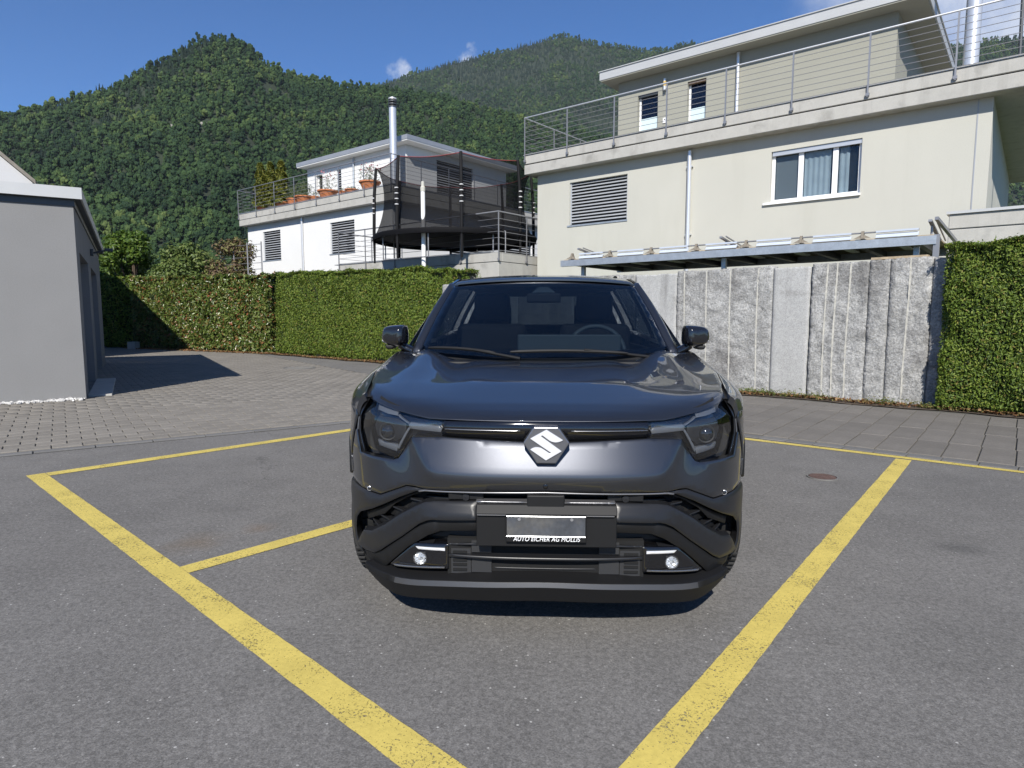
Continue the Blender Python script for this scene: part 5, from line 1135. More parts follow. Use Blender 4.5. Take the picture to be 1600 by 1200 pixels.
# ---- headlights
lamp_o = [(.774, .928), (.723, .917), (.657, .904), (.579, .890), (.493, .879), (.417, .875), (.414, .811), (.425, .812), (.556, .803), (.620, .710), (.642, .703), (.806, .706), (.841, .786), (.838, .856), (.806, .925), (.800, .938)]
def lamp(h0):
    def fn(s, z, h=0.):
        p = wrap(s, z, h0 + .012 + .06*max(0, .80-z) + h); return (p[0], p[1] + 1.25*max(0, z-.872), p[2])
    return fn
for sg in (1, -1):
    P_ = [(x*sg, z) for x, z in lamp_o]
    hl = patch('headlight', X(P_), lamp(.055), MAT['gloss'], step=.025, edge=.002, rim=.03, back=(0, 1, 0))
    drl = [(.763, .907), (.759, .888), (.691, .880), (.637, .878), (.637, .893), (.70, .903)]
    patch('daytime_light', X([(x*sg, z) for x, z in drl]), lamp(.034), MAT['drl'], hl, step=.02, edge=.002, rim=.02, back=(0, 1, 0))
    arm = [(.637, .893), (.637, .880), (.590, .850), (.580, .835), (.645, .735), (.745, .745), (.752, .762), (.640, .757), (.570, .8305), (.432, .827), (.424, .841), (.440, .851), (.568, .858)]
    patch('daytime_light', X([(x*sg, z) for x, z in [(.580, .848), (.574, .832), (.432, .827), (.424, .841), (.440, .851), (.570, .857)]]), lamp(.034), MAT['drl'], hl, step=.02, edge=.002, rim=.02, back=(0, 1, 0))
    patch('light_guide', X([(x*sg, z) for x, z in [(.640, .880), (.632, .882), (.577, .853), (.583, .850)]]), lamp(.036), MAT['drl'], hl, step=.02, edge=.0015, rim=.02, back=(0, 1, 0))
    patch('light_guide', X([(x*sg, z) for x, z in [(.583, .834), (.573, .834), (.636, .738), (.644, .745)]]), lamp(.036), MAT['drl'], hl, step=.02, edge=.0015, rim=.02, back=(0, 1, 0))
    patch('daytime_light', X([(x*sg, z) for x, z in [(.647, .728), (.639, .756), (.758, .761), (.748, .738)]]), lamp(.036), MAT['drl'], hl, step=.02, edge=.002, rim=.02, back=(0, 1, 0))
    patch('lamp_bezel', X([(x*sg, z) for x, z in [(.600, .848), (.600, .80), (.655, .768), (.768, .772), (.785, .82), (.76, .862), (.65, .864)]]), lamp(.044), MAT['cabin'], hl, step=.025, edge=.002, rim=.015, back=(0, 1, 0))
    c_ = wrap(s_of_x(.685), .808, .045); mb = MB()
    for k in range(7):
        t = k/6*pi/2; mb.v += [(sg*c_[0] + .030*cos(t)*cos(q), c_[1] - .02*sin(t), c_[2] + .030*cos(t)*sin(q)) for q in np.linspace(0, 2*pi, 17)[:-1]]
    mb.f = [(k*16+i, k*16+(i+1) % 16, (k+1)*16+(i+1) % 16, (k+1)*16+i) for k in range(6) for i in range(16)]
    mb.build('projector', MAT['lens_dark'], hl, smooth=True)
    MB().lathe([(.040, .0), (.036, -.008), (.031, -.006)], 20, (sg*c_[0], c_[1], c_[2]), 'y').build('projector_ring', MAT['midgrey'], hl, smooth=True)
    patch('lamp_lens', X(P_), lamp(.012), MAT['lens'], hl, step=.025, edge=.003, rim=0)
    # highlight along the outer lens edge, put in as a pale strip
    patch('lens_edge_glint', [(sg*(s_of_x(.835)), .846), (sg*(s_of_x(.842)), .786), (sg*s_of_x(.817), .708), (sg*s_of_x(.826), .706), (sg*(s_of_x(.852)), .786), (sg*(s_of_x(.843)), .85)], face(.012), MAT['drl'], hl, step=.02, edge=.001, rim=.01, back=(0, 1, 0))

patch('lamp_box', [(s_of_x(.40), .70), (s_of_x(.60), .70), (s_of_y(.40), .69), (s_of_y(.44), .80), (s_of_y(.44), .925), (s_of_x(.79), .93), (s_of_x(.6), .885), (s_of_x(.40), .865)], lamp(.085), MAT['gloss'], step=.04, edge=.002, rim=0, mirror=True)
patch('lamp_frame', [(s_of_x(.79), .94), (s_of_y(.41), .935), (s_of_y(.46), .86), (s_of_y(.47), .72), (s_of_x(.83), .690), (s_of_x(.800), .700), (s_of_x(.832), .786), (s_of_x(.828), .856), (s_of_x(.798), .922)], lamp(.003), MAT['paint'], step=.03, edge=.002, rim=.02, back=(0, 1, 0), mirror=True)
for sg in (1, -1): MB().prism([(sg*x, z) for x, z in [(.36, .66), (.885, .66), (.880, .80), (.855, .87), (.80, .925), (.36, .90)]], .455, .470).build('lamp_back', MAT['cabin'], car)
# ---- lower front: dark base set back, satin arms and blades proud of it
base_half = [(0, .612), (.48, .60), (.56, .60), (.69, .54), (.86, .545), (.86, .45), (.85, .32), (.80, .24), (.70, .165), (.5, .155), (0, .19)]
patch('lower_bumper', X(sym(base_half)), face(.075), MAT['hole'], step=.05, edge=.004, rim=0)
se = s_of_y(.47)
upper_arm = X([(.480, .599), (.568, .601), (.694, .541)]) + [(s_of_y(.415), .542), (s_of_y(.466), .545), (s_of_y(.436), .47), (s_of_y(.420), .40), (s_of_y(.415), .345), (s_of_y(.418), .29), (s_of_y(.40), .238)] + X([(.815, .246), (.850, .30), (.852, .345), (.842, .395), (.812, .432), (.735, .473), (.674, .508), (.599, .552), (.525, .586), (.502, .592)])
def armf(s, z): return -.006 + .12*max(0, .545-z)*0
patch('cladding', upper_arm, face(-.004, lambda s, z: .10*max(0, z-.50)), MAT['satin'], step=.025, edge=.008, rim=.075, back=(0, 1, 0), mirror=True)
# dark underside band of the upper arm
patch('arm_underside', X([(.502, .590), (.525, .584), (.599, .550), (.674, .506), (.735, .471), (.812, .430), (.80, .40), (.696, .455), (.640, .511), (.568, .555), (.512, .577)]), face(.028), MAT['grain'], step=.025, edge=.003, rim=.05, back=(0, 1, 0), mirror=True)
blade = X([(.268, .565), (.44, .556), (.481, .549), (.515, .531), (.589, .484), (.660, .427), (.732, .378), (.782, .363), (.838, .276), (.806, .272), (.723, .284), (.690, .306), (.581, .394), (.499, .462), (.465, .480), (.44, .487), (.268, .497)])
def bladef(s, z):
    a = abs(s); w = min(1, max(0, (a-.42)/.12)); return (1-w)*(.40*(z-.497)) + w*.012
patch('bumper_blade', blade, face(-.022, bladef), MAT['satin'], step=.022, edge=.006, rim=.06, back=(0, 1, 0), mirror=True)
# turned-under face of the blade
patch('blade_underside', X([(.268, .497), (.44, .487), (.465, .480), (.499, .462), (.581, .394), (.690, .306), (.723, .284), (.806, .272), (.79, .235), (.702, .222), (.673, .241), (.559, .352), (.472, .412), (.416, .436), (.271, .448)]), face(.004, lambda s, z: .0), MAT['grain'], step=.03, edge=.004, rim=.05, back=(0, 1, 0), mirror=True)
# louvres in the recess
for (x0, z0, x1, z1) in [(.566, .546, .505, .540), (.658, .497, .600, .487), (.735, .445, .672, .434), (.775, .410, .730, .385)]:
    patch('louvre', X([(x0, z0), (x1, z1), (x1, z1-.006), (x0, z0-.006)]), face(.034), MAT['satin'], step=.03, edge=.001, rim=.05, back=(0, 1, 0), mirror=True)
    patch('louvre', X([(x0-.004, z0-.012), (x1+.006, z1-.012), (x1+.004, z1-.045), (x0+.03, z0-.045)]), face(.052), MAT['grain'], step=.03, edge=.001, rim=.02, back=(0, 1, 0), mirror=True)
# thin bright line under the painted nose and slot with sensors
patch('trim_line', X(sym([(0, .611), (.33, .604), (.48, .599), (.507, .592), (.503, .589), (.48, .594), (.33, .599), (0, .606)])), face(-.002), MAT['silver'] if False else M('satin_grey_trim', (.22, .22, .23), .3, metal=.6), step=.03, edge=.001, rim=.03, back=(0, 1, 0))
patch('slot_floor', X([(.075, .573), (.46, .563), (.50, .56), (.46, .548), (.075, .558)]), face(.045), MAT['grain'], step=.03, edge=.002, rim=.03, back=(0, 1, 0), mirror=True)
patch('slot_edge', X([(.07, .572), (.27, .570), (.268, .566), (.07, .568)]), face(-.004), M('satin_grey_trim2', (.20, .2, .21), .3, metal=.6), step=.03, edge=.001, rim=.05, back=(0, 1, 0), mirror=True)
for xs in (-.316, .316):
    c_ = wrap(s_of_x(xs)*(1 if xs > 0 else -1), .578, .02); MB().box(c_[0]-.07, c_[0]+.07, c_[1], c_[1]+.05, .566, .597).build('sensor_block', MAT['grain'], car, bevel=.004); MB().lathe([(.016, 0), (.014, -.006), (.001, -.007)], 16, (c_[0], c_[1], c_[2]), 'y').build('parking_sensor', MAT['satin'], car, smooth=True)
for xs, zz, hh in ((-.752, .556, nose(s_of_x(.752), .556)), (.752, .556, nose(s_of_x(.752), .556)), (0, .638, nose(0, .638))):
    c_ = wrap(s_of_x(xs)*(1 if xs >= 0 else -1), zz, hh); sen = MB().lathe([(.0088, .01), (.0088, -.002), (.0075, -.003), (.001, -.003)], 16, (c_[0], c_[1]-.001, c_[2]), 'y').build('parking_sensor', MAT['paint'] if xs else MAT['gloss'], car, smooth=True)
    MB().lathe([(.0098, .01), (.0098, -.003), (.0088, -.0035), (.0088, .01)], 20, (c_[0], c_[1]-.001, c_[2]), 'y').build('ring', MAT['silver'] if xs else MAT['gloss'], sen)
# radar block and plate panel
MB().box(-.071, .073, -.022, .06, .552, .603).build('radar_cover', MAT['grain'], car, bevel=.004)
pn = MB(); pn.prism([(-.018, .566), (-.040, .533), (-.034, .528), (-.026, .525), (-.026, .402), (.08, .402), (.08, .566)], -.266, .273, 'x'); pn = pn.build('plate_panel', MAT['grain'], car, bevel=.003)
MB().box(-.262, .262, -.0405, -.033, .5285, .5315).build('ledge', M('satin_grey_trim3', (.22, .22, .23), .3, metal=.5), pn)
pl = MB(); pl.box(-.152, .156, -.048, -.026, .4265, .533); pl = pl.build('plate_holder', MAT['grain'], car, bevel=.004)
m_ = M('plate_film', (.058, .063, .073), .25, var=[(14, .3), (60, .15)], tint=((.085, .084, .082), 9, .42, .62))
MB().box(-.147, .151, -.0505, -.0485, .4535, .527).build('plate_insert', m_, pl)
for k, (a, b_) in enumerate([((-.148, -.0515, .4515), (.152, -.0515, .4515)), ((-.148, -.0505, .5295), (.152, -.0505, .5295))]): MB().tube([a, b_], .0022, 6).build('holder_edge', MAT['silver'], pl)
for xx in (-.10, .10): MB().tube([(xx, -.0515, .5185), (xx, -.049, .5185)], .006, 10).build('screw', MAT['rail'], pl)
fc = bpy.data.curves.new('dealer_name', 'FONT'); fc.body = 'AUTO EICHER AG MOLLIS'; fc.size = .0185; fc.align_x = 'CENTER'; fc.align_y = 'CENTER'; fc.shear = .25; fc.extrude = .0003; fc.offset = .0; fc.space_character = 1.03
fo = bpy.data.objects.new('dealer_name', fc); COL.objects.link(fo); bpy.context.view_layer.update()
me_ = bpy.data.meshes.new_from_object(fo.evaluated_get(bpy.context.evaluated_depsgraph_get())); bpy.data.objects.remove(fo)
wd_ = max(v.co.x for v in me_.vertices) - min(v.co.x for v in me_.vertices)
for v in me_.vertices: v.co.x *= .256/wd_; v.co.y *= 1.3
o = link('dealer_name', me_, MAT['white'], pl); o.location = (.004, -.0492, .4400); o.rotation_euler = (pi/2, 0, 0)
# lower grille
MB().box(-.39, .39, .05, .09, .24, .405).build('grille_back', MAT['hole'], car)
for a, b_, z in ((-.385, .385, .341),): 
    patch('grille_rib', X([(-.385, .345), (.385, .345), (.385, .334), (-.385, .334)]), face(.004), MAT['satin'], step=.03, edge=.003, rim=.05, back=(0, 1, 0))
patch('grille_rib', X([(-.25, .288), (.25, .288), (.25, .282), (-.25, .282)]), face(.045), MAT['satin'], step=.03, edge=.001, rim=.04, back=(0, 1, 0))
for sg in (1, -1):
    MB().box(min(sg*.213, sg*.292), max(sg*.213, sg*.292), .040, .06, .352, .40).build('duct_plate', MAT['midgrey'], car); MB().box(min(sg*.213, sg*.292), max(sg*.213, sg*.292), .040, .06, .270, .333).build('duct_plate', MAT['midgrey'], car)
    vt = MB().box(min(sg*.296, sg*.375), max(sg*.296, sg*.375), .046, .07, .262, .365).build('side_vent', MAT['midgrey'], car)
    for zz in (.351, .318, .300, .279): MB().box(min(sg*.312, sg*.368), max(sg*.312, sg*.368), .040, .047, zz-.0045, zz+.0045).build('slit', MAT['hole'], vt)
    patch('duct_panel', X([(sg*x, z) for x, z in [(.487, .391), (.455, .409), (.412, .422), (.273, .434), (.273, .399)]]), face(.062), MAT['midgrey'], step=.03, edge=.002, rim=.02, back=(0, 1, 0))
    for xx in (.29, .39): MB().box(sg*xx-.002, sg*xx+.002, .085 if xx < .3 else .10, .12 if xx < .3 else .13, .40, .44).build('duct_joint', MAT['hole'], car)
    patch('grille_rib', X([(sg*x, z) for x, z in [(.539, .372), (.271, .392), (.271, .385), (.535, .364)]]), face(.018), MAT['satin'], step=.03, edge=.002, rim=.05, back=(0, 1, 0))
    # fog lamp pod
    fpoly = X([(sg*x, z) for x, z in [(.655, .254), (.536, .368), (.530, .371), (.392, .384), (.387, .380), (.388, .286), (.393, .281), (.638, .250)]])
    fg = patch('fog_lamp', fpoly, face(.004, lambda s, z: .0), MAT['gloss'], step=.02, edge=.006, rim=.07, back=(0, 1, 0))
    patch('fog_strip', X([(sg*x, z) for x, z in [(.523, .360), (.398, .369), (.398, .358), (.512, .351)]]), face(-.003), MAT['silver'], fg, step=.02, edge=.003, rim=.01, back=(0, 1, 0))
    patch('fog_strip', X([(sg*x, z) for x, z in [(.628, .264), (.62, .258), (.40, .287), (.40, .293)]]), face(-.003), M('fog_trim', (.25, .25, .26), .2, metal=.8), fg, step=.02, edge=.001, rim=.01, back=(0, 1, 0))
    patch('fog_shelf', X([(sg*x, z) for x, z in [(.600, .278), (.54, .284), (.48, .288), (.44, .284), (.405, .297), (.405, .294), (.598, .270)]]), face(-.001), MAT['satin'], fg, step=.02, edge=.001, rim=.01, back=(0, 1, 0))
    c_ = wrap(s_of_x(.502)*sg, .316, -.002)
    MB().lathe([(.0275, .004), (.0275, -.006), (.026, -.006), (.024, .0)], 24, c_, 'y').build('bezel', MAT['bar_trim'], fg, smooth=True)
    bmf = MB(); rr = random.Random(3)
    for i_ in range(3):
        for k in range(12):
            r0, r1 = .024*i_/3, .024*(i_+1)/3; a0, a1 = 2*pi*k/12, 2*pi*(k+1)/12; dz = rr.uniform(-.004, .004)
            bmf.add([(c_[0]+r0*cos(a0), c_[1]-.002+dz, c_[2]+r0*sin(a0)), (c_[0]+r1*cos(a0), c_[1]-.002-dz, c_[2]+r1*sin(a0)), (c_[0]+r1*cos(a1), c_[1]-.004+dz, c_[2]+r1*sin(a1)), (c_[0]+r0*cos(a1), c_[1]-.004, c_[2]+r0*sin(a1))], [(0, 1, 2, 3)])
    bmf.build('reflector', MAT['silver'], fg)
    MB().lathe([(.026, .0), (.022, -.008), (.012, -.0115), (.001, -.0125)], 24, c_, 'y').build('lens', MAT['lens'], fg, smooth=True)
    # tow-eye pin beside the grille
# lip: deck, bright strip and skirt, each a band that follows the bumper outline
LX = [0, .387, .594, .70, .755]; LS = [s_of_x(x) for x in LX]
def sm_(x, tab):
    k = np.linspace(-.14, .14, 9); w = np.hanning(11)[1:-1]; return float(sum(w*np.interp(np.abs(x+k), LX, tab))/w.sum())
def band(zlo, zhi, hlo, hhi):
    def fn(s, t, h=0.):
        a = abs(s); x_ = min(.78, float(np.interp(a, SS[:500], fx))); z0 = sm_(x_, zlo); z1 = sm_(x_, zhi); e0 = float(np.interp(a, LS, hlo)) if not isinstance(hlo, float) else hlo; e1 = float(np.interp(a, LS, hhi)) if not isinstance(hhi, float) else hhi
        return wrap(s, z0 + (z1-z0)*t, e0 + (e1-e0)*t + h)
    return fn
z_d = [.279, .272, .249, .246, .252]; z_s = [.262, .249, .222, .224, .238]; z_b = [.244, .229, .200, .204, .226]; z_k = [.176, .163, .136, .128, .185]
sm = s_of_x(.755)
patch('lip_deck', [(-sm, 0), (sm, 0), (sm, 1), (-sm, 1)], band(z_s, z_d, -.030, .060), MAT['grain'], step=.04, edge=.002, rim=.01, back=(0, 1, 0), out=(0, -.5, 1))
st_s = s_of_x(.60)
patch('lip_strip', [(-st_s, 0), (st_s, 0), (st_s, 1), (-st_s, 1)], band(z_b, z_s, -.036, -.030), M('lip_satin', (.055, .055, .058), .36, metal=.2), step=.04, edge=.003, rim=.015, back=(0, 1, 0))
patch('lip_strip', [(st_s, 0), (sm, 0), (sm, 1), (st_s, 1)], band(z_b, z_s, -.034, -.030), MAT['grain'], step=.04, edge=.003, rim=.015, back=(0, 1, 0), mirror=True)
patch('bumper_lip', [(-sm, 0), (sm, 0), (sm, 1), (-sm, 1)], band(z_k, z_b, -.005, -.034), MAT['grain'], step=.04, edge=.004, rim=.06, back=(0, 1, 0))
MB().box(-.62, .62, .14, .5, .155, .17).build('undertray', MAT['grain'], car)
MB().box(-.60, .60, .30, .36, .085, .18).build('air_dam', MAT['grain'], car, bevel=.01)

# ---- emblem
hexa = [(-.086, .810), (-.045, .871), (.046, .871), (.090, .811), (.039, .731), (-.034, .731)]
bd = MB().prism(hexa, -.034, .03).build('emblem', M('emblem_ground', (.17, .17, .18), .3, metal=.7, coat=.8), car, bevel=.004)
hx = [(375, 500), (545, 258), (920, 258), (1105, 500), (890, 825), (590, 825)]
su_, sv_ = .176/730, .140/567
def BP(u, v): return (-.086 + (u-375)*su_, .871 - (v-258)*sv_)
Sp = [(740, 295), (1000, 455), (975, 470), (940, 482), (905, 489), (870, 490), (830, 482), (790, 464), (690, 392), (672, 383), (655, 398), (980, 628), (735, 772), (487, 605), (510, 590), (540, 577), (575, 570), (620, 571), (660, 580), (690, 597), (795, 664), (815, 652), (487, 435)]
em = MB().prism([BP(*p) for p in Sp], -.041, -.032).build('emblem_letter', MAT['silver'], bd, bevel=.0012, seg=1)

# ---- fenders, doors, quarter panels: in (y, z) on the flank
def YZ(pts): return [(s_of_y(y), z) for y, z in pts]
def arc(cy, r, a0, a1, n_=14, cz=.345): return [(cy + r*cos(radians(a0+(a1-a0)*k/n_)), cz + r*sin(radians(a0+(a1-a0)*k/n_))) for k in range(n_+1)]
FA, RA = .80, 3.50
gap = [(s_of_x(.830)+.006, .856), (s_of_x(.852)+.006, .79), (s_of_x(.868)+.008, .735), (s_of_x(.885)+.008, .665), (s_of_y(.50)+.01, .60)]
def top(y0, y1, n_=14, d=.006): return [(y0+(y1-y0)*k/n_, zs(y0+(y1-y0)*k/n_)-d) for k in range(n_+1)]
fen = gap + YZ(arc(FA, .462, 145, 8, 16)) + YZ([(1.345, .41), (1.345, .98)]) + YZ(top(1.345, .345, 14, .076)) 
patch('fender', fen, face(0), MAT['paint'], step=.03, edge=.005, rim=.03, out=(1, 0, 0), mirror=True)
patch('front_door', YZ([(1.355, .41), (2.415, .41)] + top(2.415, 1.355)), face(0, lambda s, z: .012*math.exp(-((z-.62)/.12)**2)), MAT['paint'], step=.045, edge=.005, rim=.03, out=(1, 0, 0), mirror=True)
patch('rear_door', YZ([(2.425, .41), (3.02, .41)] + arc(RA, .465, 172, 118, 8) + [(3.30, .9)] + top(3.36, 2.425)), face(0, lambda s, z: .012*math.exp(-((z-.62)/.12)**2)), MAT['paint'], step=.045, edge=.005, rim=.03, out=(1, 0, 0), mirror=True)
patch('quarter_panel', YZ([(3.37, .92)] + arc(RA, .465, 112, 10, 14) + [(4.02, .43), (4.10, .60), (4.10, 1.0)] + top(4.10, 3.37)), face(0), MAT['paint'], step=.045, edge=.005, rim=.03, out=(1, 0, 0), mirror=True)
for cy in (FA, RA):
    patch('wheel_arch', YZ(arc(cy, .458, 148 if cy < 1 else 178, 4, 20) + arc(cy, .385, 2, 146 if cy < 1 else 176, 20)), face(-.005), MAT['grain'], step=.04, edge=.006, rim=.06, back=(-1, 0, 0), out=(1, 0, 0), mirror=True)
patch('sill', YZ([(1.19, .405), (3.11, .405), (3.13, .20), (1.17, .20)]), face(-.012), MAT['grain'], step=.06, edge=.008, rim=.08, back=(-1, 0, 0), out=(1, 0, 0), mirror=True)
patch('rear_bumper', [(s_of_y(3.97), .34), (s_of_y(3.97), .62), (S_TAIL*.9, .70), (S_TAIL, .70), (S_TAIL, .25), (S_TAIL*.92, .25)], face(-.01), MAT['grain'], step=.05, edge=.008, rim=.05, back=(0, -1, 0), out=(0, 1, 0), mirror=True)
patch('tailgate', [(s_of_y(4.11), .71), (s_of_y(4.11), 1.0), (s_of_y(4.12), 1.16), (S_TAIL, 1.16), (S_TAIL, .71)], face(0), MAT['paint'], step=.05, edge=.006, rim=.03, back=(0, -1, 0), out=(0, 1, 0), mirror=True)
for sg in (1, -1): patch('tail_lamp', [(s_of_y(4.14)*sg, .93), (s_of_y(4.14)*sg, 1.04), (S_TAIL*.985*sg, 1.02), (S_TAIL*.985*sg, .95)], face(-.012), M('tail_red', (.25, .01, .012), .15, coat=.5), step=.04, edge=.004, rim=.02, back=(0, -1, 0), out=(0, 1, 0))
for sg in (1, -1):
    for y in (2.22, 3.18): MB().tube([(sg*.915, y-.09, .93), (sg*.945, y-.06, .935), (sg*.945, y+.06, .935), (sg*.915, y+.09, .93)], .011, 8).build('door_handle', MAT['paint'], car, smooth=True)

# ---- greenhouse
def screen(a, b_, h=0.):
    aa = abs(a); bx = .745*aa; by = 1.12 + .27*aa**2.2; bz = 1.062 + .030*aa**2; tx = .615*aa; ty = 1.87 + .11*aa**2.2; tz = 1.531 - .024*aa**2
    bow = .018*sin(pi*b_); x = bx + (tx-bx)*b_; y = by + (ty-by)*b_ - bow*.8; z = bz + (tz-bz)*b_ + bow*.7 
    return (x if a >= 0 else -x, y, z) if not h else (x if a >= 0 else -x, y + h*.5, z - h*.8)
patch('windscreen', [(-.985, .0), (.985, .0), (.985, .985), (-.985, .985)], screen, MAT['screen'], step=.06, edge=.002, rim=0, out=(0, -1, 1))
fr = [(-1, 0), (1, 0), (1, 1), (-1, 1)]
for nm, q in (('frit', [(-1, .95), (1, .95), (1, 1), (-1, 1)]), ('frit', [(.935, 0), (1, 0), (1, .95), (.945, .95)]), ('frit', [(-.935, 0), (-.945, .95), (-1, .95), (-1, 0)]), ('frit', [(-.935, 0), (-.935, .06), (.935, .06), (.935, 0)])):
    patch(nm, q, lambda a, b_, h=0.: screen(a, b_, .006), MAT['gloss'], step=.05, edge=.001, rim=0, out=(0, -1, 1))
patch('sensor_pod', [(-.12, .84), (.12, .84), (.05, .93), (-.05, .93)], lambda a, b_, h=0.: screen(a, b_, .02+h), MAT['dash'], step=.04, edge=.002, rim=.02, out=(0, -1, 1))
def pillar(t, b_, h=0.):
    """A pillar: t 0 at the glass, 1 at the side window"""
    p = Vector(screen(1.0, b_)); ox = .795 + (.632-.795)*b_ + .012*sin(pi*b_); oy = 1.435 + (2.06-1.435)*b_; oz = 1.085 + (1.528-1.085)*b_ + .015*sin(pi*b_); q = Vector((ox, oy, oz))
    r_ = p.lerp(q, t); bul = .022*sin(pi*min(1, t))**.8; r_ += Vector((.55, -.45, .5))*bul
    return (r_.x - h*.5, r_.y + h*.4, r_.z - h*.4)
patch('pillar', [(0.02, -.05), (1, -.05), (1, 1.0), (0.02, 1.0)], pillar, MAT['paint'], step=.07, edge=.03, rim=.02, out=(.6, -.5, .4), mirror=True)
def roof(a, b_, h=0.):
    aa = abs(a); y0 = 1.885 + .11*aa**2.2; y1 = 4.02 - .06*aa**2; y = y0 + (y1-y0)*b_
    xw = .62 + .03*sin(pi*min(1, b_*1.1)) - .05*b_**2; zc_ = float(np.interp(b_, [0, .03, .1, .25, .45, .7, 1], [1.536, 1.549, 1.573, 1.602, 1.612, 1.596, 1.555])); ze = float(np.interp(b_, [0, .03, .1, .25, .45, .7, 1], [1.511, 1.524, 1.545, 1.568, 1.577, 1.565, 1.53]))
    z = zc_ + (ze-zc_)*(aa**2.4)
    if aa > .93: z -= .6*(aa-.93)**1.6*.9
    return (a*xw, y, z - h)
patch('roof', [(-1, 0), (1, 0), (1, 1), (-1, 1)], roof, MAT['paint'], step=.05, edge=.012, rim=.03, back=(0, 0, -1), out=(0, 0, 1))
patch('roof_lip', [(-.985, -.012), (.985, -.012), (.985, .004), (-.985, .004)], lambda a, b_, h=0.: roof(a, b_, -.001+h), MAT['chrome'] if False else MAT['paint'], step=.05, edge=.001, rim=.01, back=(0, 0, -1), out=(0, 0, 1))
for sg in (1, -1):
    rr_ = MB(); pts = []
    for k in range(15):
        b_ = .24 + .60*k/14; p = roof(.84, b_); hgt = .001*min(1, min(k, 14-k)/1.6); pts.append((sg*p[0], p[1], p[2] + hgt))
    rr_.tube(pts, .016, 8); rr_.build('roof_rail', MAT['gloss'], car, smooth=True)
sp = MB(); sp.prism([(3.95, 1.552), (4.22, 1.535), (4.24, 1.52), (4.0, 1.51)], -.56, .56, 'x'); sp.build('spoiler', MAT['gloss'], car, bevel=.01)
MB().prism([(3.75, 1.575), (3.95, 1.565), (3.93, 1.63), (3.90, 1.63)], -.02, .02, 'x').build('aerial', MAT['gloss'], car, bevel=.005)
def sidew(y, z, h=0.):
    zb = zs(y); zt = float(np.interp(y, [1.4, 2.06, 3.0, 3.6, 4.1], [1.10, 1.552, 1.575, 1.56, 1.53])); f = (z-zb)/max(.05, (1.575-zb)); x = .855 - .012 - .235*max(0, f)**1.15
    return (x - h, y, z)
def sw(poly, name, mat, **k): return patch(name, poly, sidew, mat, step=.06, edge=.003, out=(1, 0, .2), mirror=True, rim=.02, back=(-1, 0, 0), **k)
sw([(1.50, 1.10), (1.62, 1.17), (2.07, 1.50), (2.16, 1.535), (2.40, 1.545), (2.42, 1.13)], 'side_window', MAT['tinted'])
sw([(2.49, 1.135), (2.48, 1.548), (3.10, 1.54), (3.30, 1.52), (3.42, 1.17)], 'side_window', MAT['tinted'])
sw([(2.42, 1.128), (2.40, 1.55), (2.48, 1.552), (2.49, 1.13)], 'centre_pillar', MAT['gloss'])
sw([(3.43, 1.165), (3.31, 1.53), (3.9, 1.525), (4.12, 1.18)], 'rear_pillar', MAT['paint'])
sw([(2.05, 1.50), (2.16, 1.54), (3.1, 1.548), (3.9, 1.53), (3.9, 1.555), (3.0, 1.575), (2.20, 1.555), (2.02, 1.515)], 'cant_rail', MAT['gloss'])
def tail(x, z, h=0.): f = (z-1.16)/.38; return (x*(1-.0*f), 4.24 - .26*f - h - .15*(abs(x)/.7)**3, z)
patch('rear_window', [(-.62, 1.21), (.62, 1.21), (.50, 1.52), (-.50, 1.52)], tail, MAT['tinted'], step=.08, edge=.003, rim=.02, back=(0, -1, 0), out=(0, 1, 0))
for q in ([(-.80, 1.155), (.80, 1.155), (.70, 1.215), (-.70, 1.215)], [(.62, 1.21), (.76, 1.2), (.60, 1.53), (.50, 1.52)], [(-.62, 1.21), (-.50, 1.52), (-.60, 1.53), (-.76, 1.2)]): patch('tailgate_frame', q, tail, MAT['paint'], step=.08, edge=.003, rim=.02, back=(0, -1, 0), out=(0, 1, 0))

